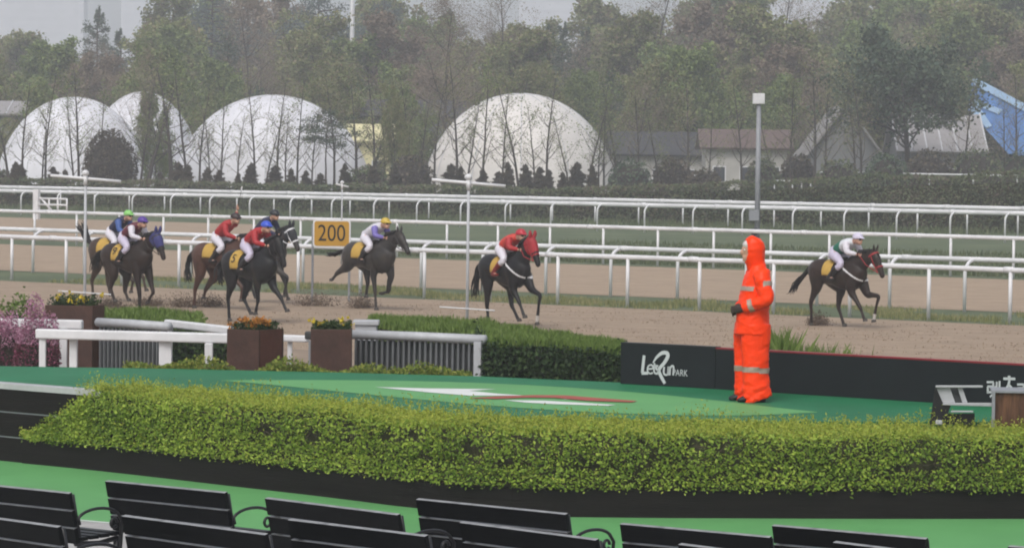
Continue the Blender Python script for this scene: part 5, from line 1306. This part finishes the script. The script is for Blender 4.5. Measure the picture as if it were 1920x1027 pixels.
n_ = 15000; pp = np.array([0, 56.0, 0]) + rng.uniform(-14, 14, n_)[:, None] * U + rng.uniform(0, (D4 - 57) * math.cos(TH), n_)[:, None] * N
den = np.array([mnoise.noise((p[0] * .4 + p[1] * .3, p[1] * .9, 5)) for p in pp]); pp = pp[den > -.1]; pp[:, 2] = .012
M['loose_sand'] = leafmat('loose_sand', [(.21, .155, .105), (.26, .192, .132), (.31, .232, .16)], 0, 0, .9)
tag(leaves('loose_sand', pp, .026, 'loose_sand', None, .9, .0), 'small loose lumps of churned sand over the front track', 'sand', kind='stuff')
# ------------------------------------------------------------------ person in the orange rain suit
mp_ = at(1411, 752, ZP); man = empty('person', (mp_[0], mp_[1], ZP), R(180 + 9), 'person in hooded orange rain suit standing on the green platform', 'person', None, .965)
hdc = np.array([.035, 0, 1.655])
mb = MB()
sweep(mb, [(0, 0, .80, .15, .12), (0, 0, 1.0, .16, .13), (-.01, 0, 1.2, .17, .13), (-.03, 0, 1.40, .17, .11), (-.03, 0, 1.47, .09, .075), (-.005, 0, 1.53, .06, .062), (.0, 0, 1.58, .055, .06)], 16, 4)
ell(mb, hdc, (.098, .078, .118)); ell(mb, hdc + (.035, 0, -.075), (.062, .058, .055)); ell(mb, hdc + (.105, 0, -.02), (.026, .017, .034)); ell(mb, hdc + (.085, 0, .03), (.022, .05, .018))
ell(mb, hdc + (.088, 0, -.068), (.018, .03, .012)); ell(mb, hdc + (.075, 0, -.105), (.026, .03, .022))
for s_ in (-1, 1): ell(mb, hdc + (-.01, s_ * .078, -.02), (.022, .014, .034))
sh = {s_: np.array([-.035, s_ * .19, 1.405]) for s_ in (-1, 1)}; elb = {1: np.array([-.075, .265, 1.125]), -1: np.array([-.05, -.27, 1.12])}
wr = {1: np.array([.155, .14, 1.025]), -1: np.array([.15, -.13, 1.005])}; hnd = {1: np.array([.225, .065, 1.01]), -1: np.array([.215, -.05, .98])}
for s_ in (-1, 1):
    sweep(mb, [(*sh[s_], .06, .06), (*((sh[s_] + elb[s_]) / 2), .052, .052), (*elb[s_], .045, .045), (*((elb[s_] + wr[s_]) / 2), .042, .042), (*wr[s_], .030, .030)], 10, 4)
    sweep(mb, [(-.0, s_ * .10, .86, .10, .11), (.0, s_ * .105, .5, .06, .07), (-.01, s_ * .11, .09, .042, .045)], 12, 4)
    sweep(mb, [(-.06, s_ * .11, .05, .038, .04), (.06, s_ * .115, .05, .042, .038), (.18, s_ * .125, .03, .036, .02)], 10, 3)
remesh(mb, 'body', 'skin', man, .011, 2)
for s_ in (-1, 1):        # gloved hands folded one over the other, five fingers each
    mb = MB(); f_ = hnd[s_] - wr[s_]; f_ /= np.linalg.norm(f_); up_ = np.array([0, 0, 1.0]); sd_ = np.cross(up_, f_)
    sweep(mb, [(*(wr[s_] - f_ * .01), .030, .034), (*(wr[s_] + f_ * .045), .024, .044), (*(hnd[s_] + f_ * .01), .022, .045)], 10, 3)
    for k in range(4):
        b_ = hnd[s_] + f_ * .008 + up_ * (.034 - .0225 * k); ln = (.9, 1.05, 1.0, .8)[k]; c_ = -s_ * 1.0
        inw = np.array([0, c_, 0]) * (1) 
        mb.tube([b_, b_ + f_ * .028 * ln + inw * .010, b_ + f_ * .036 * ln + inw * .034, b_ + f_ * .020 * ln + inw * .052], [.0105, .010, .0092, .007], 8)
    b_ = wr[s_] + f_ * .035 + up_ * .034
    mb.tube([b_, b_ + f_ * .03 + up_ * .022, b_ + f_ * .058 + up_ * .018 + np.array([0, -s_ * .01, 0])], [.013, .0115, .008], 8)
    remesh(mb, 'glove', 'glove', man, .006, 1)
def fold(q):
    rg = lambda v: (abs(v) - .22)
    return .014 * rg(mnoise.noise((q[0] * 5 + q[2] * 2, q[1] * 5, q[2] * 9 + q[0] * 4))) + .007 * rg(mnoise.noise((q[0] * 13, q[1] * 13 + q[2] * 5, q[2] * 20))) + .6 * (.010 * mnoise.noise((q[0] * 7, q[1] * 7, q[2] * 12)) + .007 * mnoise.noise((q[0] * 16 + 4, q[1] * 16, q[2] * 30)) + .003 * mnoise.noise((q[0] * 40, q[1] * 40, q[2] * 50)))
mb = MB()
sweep(mb, [(.012, 0, .735, .225, .205), (.012, 0, .78, .220, .197), (.012, 0, .95, .212, .180), (.006, 0, 1.06, .21, .172), (-.015, 0, 1.22, .215, .158), (-.035, 0, 1.36, .208, .138), (-.035, 0, 1.44, .150, .108), (-.025, 0, 1.50, .095, .09)], 24, 5)
jk = remesh(mb, 'jacket', 'orange', man, .012, 2, fold)
mb = MB()        # hood, open to the front
sweep(mb, [(-.03, 0, 1.44, .110, .105), (-.012, 0, 1.52, .100, .108), (.008, 0, 1.60, .112, .122), (.010, 0, 1.69, .115, .124), (-.005, 0, 1.765, .094, .10), (-.018, 0, 1.80, .05, .05)], 20, 5)
hood = remesh(mb, 'hood', 'orange', man, .010, 1, lambda q: .006 * mnoise.noise((q[0] * 16, q[1] * 16, q[2] * 20)))
me = hood.data
import bmesh
bm = bmesh.new(); bm.from_mesh(me)
dl = [v for v in bm.verts if ((v.co.y / .082) ** 2 + ((v.co.z - 1.655) / .118) ** 2 < 1 and v.co.x > .05)]
bmesh.ops.delete(bm, geom=dl, context='VERTS'); bm.to_mesh(me); bm.free()
so = hood.modifiers.new('thick', 'SOLIDIFY'); so.thickness = .008
mb = MB(); mb.tube([(.088 - .02 * abs(math.sin(a)), .080 * math.cos(a), 1.655 + .119 * math.sin(a)) for a in np.linspace(0, 2 * math.pi, 30)], .010, 8, False); mb.build('hood_rim', 'orange', man, True)
mb = MB(); ell(mb, hdc + (.0, 0, .062), (.104, .085, .062)); mb.build('cap', 'cap_pale', man, True)
for s_ in (-1, 1):
    e = empty  # eyes
    mb = MB(); ell(mb, hdc + (.088, s_ * .034, .008), (.012, .015, .010)); ey = mb.build('eye', 'eyewhite', man, True)
    mb = MB(); ell(mb, hdc + (.098, s_ * .034, .008), (.005, .007, .007)); mb.build('iris', 'eye', ey, True)
sl = {}
for s_ in (1, -1):
    mb = MB(); sweep(mb, [(*(sh[s_] + (0, -s_ * .03, .01)), .092, .098), (*(sh[s_] * .75 + elb[s_] * .25), .088, .096), (*((sh[s_] + elb[s_]) / 2), .082, .090), (*elb[s_], .077, .082), (*((elb[s_] + wr[s_]) / 2), .070, .072), (*(wr[s_] * .85 + elb[s_] * .15), .066, .068), (*(wr[s_]), .058, .058)], 16, 5)
    sl[s_] = remesh(mb, 'sleeve', 'orange', man, .011, 2, fold)
    u0, u1 = sh[s_], elb[s_]; ud = (u1 - u0) / np.linalg.norm(u1 - u0); fd = (wr[s_] - u1) / np.linalg.norm(wr[s_] - u1)
    extract(sl[s_], lambda q: .10 < (q - u0) @ ud < .155 and (q - u1) @ fd < .06 and q[0] < u0[0] + (u1 - u0)[0] * .4 + .02, .004, 'reflective_band', 'reflect', man)
    extract(sl[s_], lambda q: .150 < (q - u1) @ fd < .205 and (q - u0) @ ud > .14, .004, 'reflective_band', 'reflect', man)
extract(jk, lambda q: 1.215 < q[2] < 1.265 and abs(q[1]) < .2 and q[0] > -.02, .004, 'reflective_band', 'reflect', man)
mb = MB()
sweep(mb, [(.0, 0, .92, .19, .16), (.0, 0, .84, .195, .165), (.0, 0, .78, .19, .16)], 18, 3)
for s_ in (-1, 1):
    sx = -.018 * s_ + .008
    sweep(mb, [(sx, s_ * .095, .86, .115, .165), (.01 + sx, s_ * .105, .68, .112, .165), (.012 + sx, s_ * .112, .48, .108, .150), (.005 + sx, s_ * .115, .28, .108, .148), (-.005 + sx, s_ * .12, .14, .113, .156), (-.02 + sx, s_ * .12, .045, .116, .166), (-.025 + sx, s_ * .12, .025, .112, .162)], 18, 5)
trs = remesh(mb, 'trousers', 'orange', man, .012, 2, lambda q: fold(q) * (.75 + 1.1 * max(0, .3 - q[2]) / .3))
extract(trs, lambda q: .325 < q[2] - .06 * q[0] < .385, .005, 'reflective_band', 'reflect', man)
for s_ in (-1, 1):
    mb = MB(); sweep(mb, [(-.10 - .018 * s_, s_ * .115, .045, .03, .045), (-.04 - .018 * s_, s_ * .115, .05, .05, .052), (.08 - .018 * s_, s_ * .12, .045, .052, .045), (.17 - .018 * s_, s_ * .13, .03, .048, .032), (.215 - .018 * s_, s_ * .132, .02, .03, .018)], 14, 4)
    mb.build('boot', 'shoe', man, True)

# ------------------------------------------------------------------ rainy air
hz = MB(); hz.box((0, 850, 79), (1400, 1800, 160)); ho = hz.build('haze', None)
hm = bpy.data.materials.new('haze_air'); hm.use_nodes = True; n = hm.node_tree; n.nodes.clear()
out = n.nodes.new('ShaderNodeOutputMaterial'); pv = n.nodes.new('ShaderNodeVolumePrincipled'); pv.inputs['Color'].default_value = (.90, .92, 1, 1); pv.inputs['Density'].default_value = .00084
n.links.new(pv.outputs[0], out.inputs['Volume']); ho.data.materials.append(hm)
tag(ho, kind='stuff'); ho['label'] = 'thin grey rainy air over the whole course'; ho['category'] = 'haze'
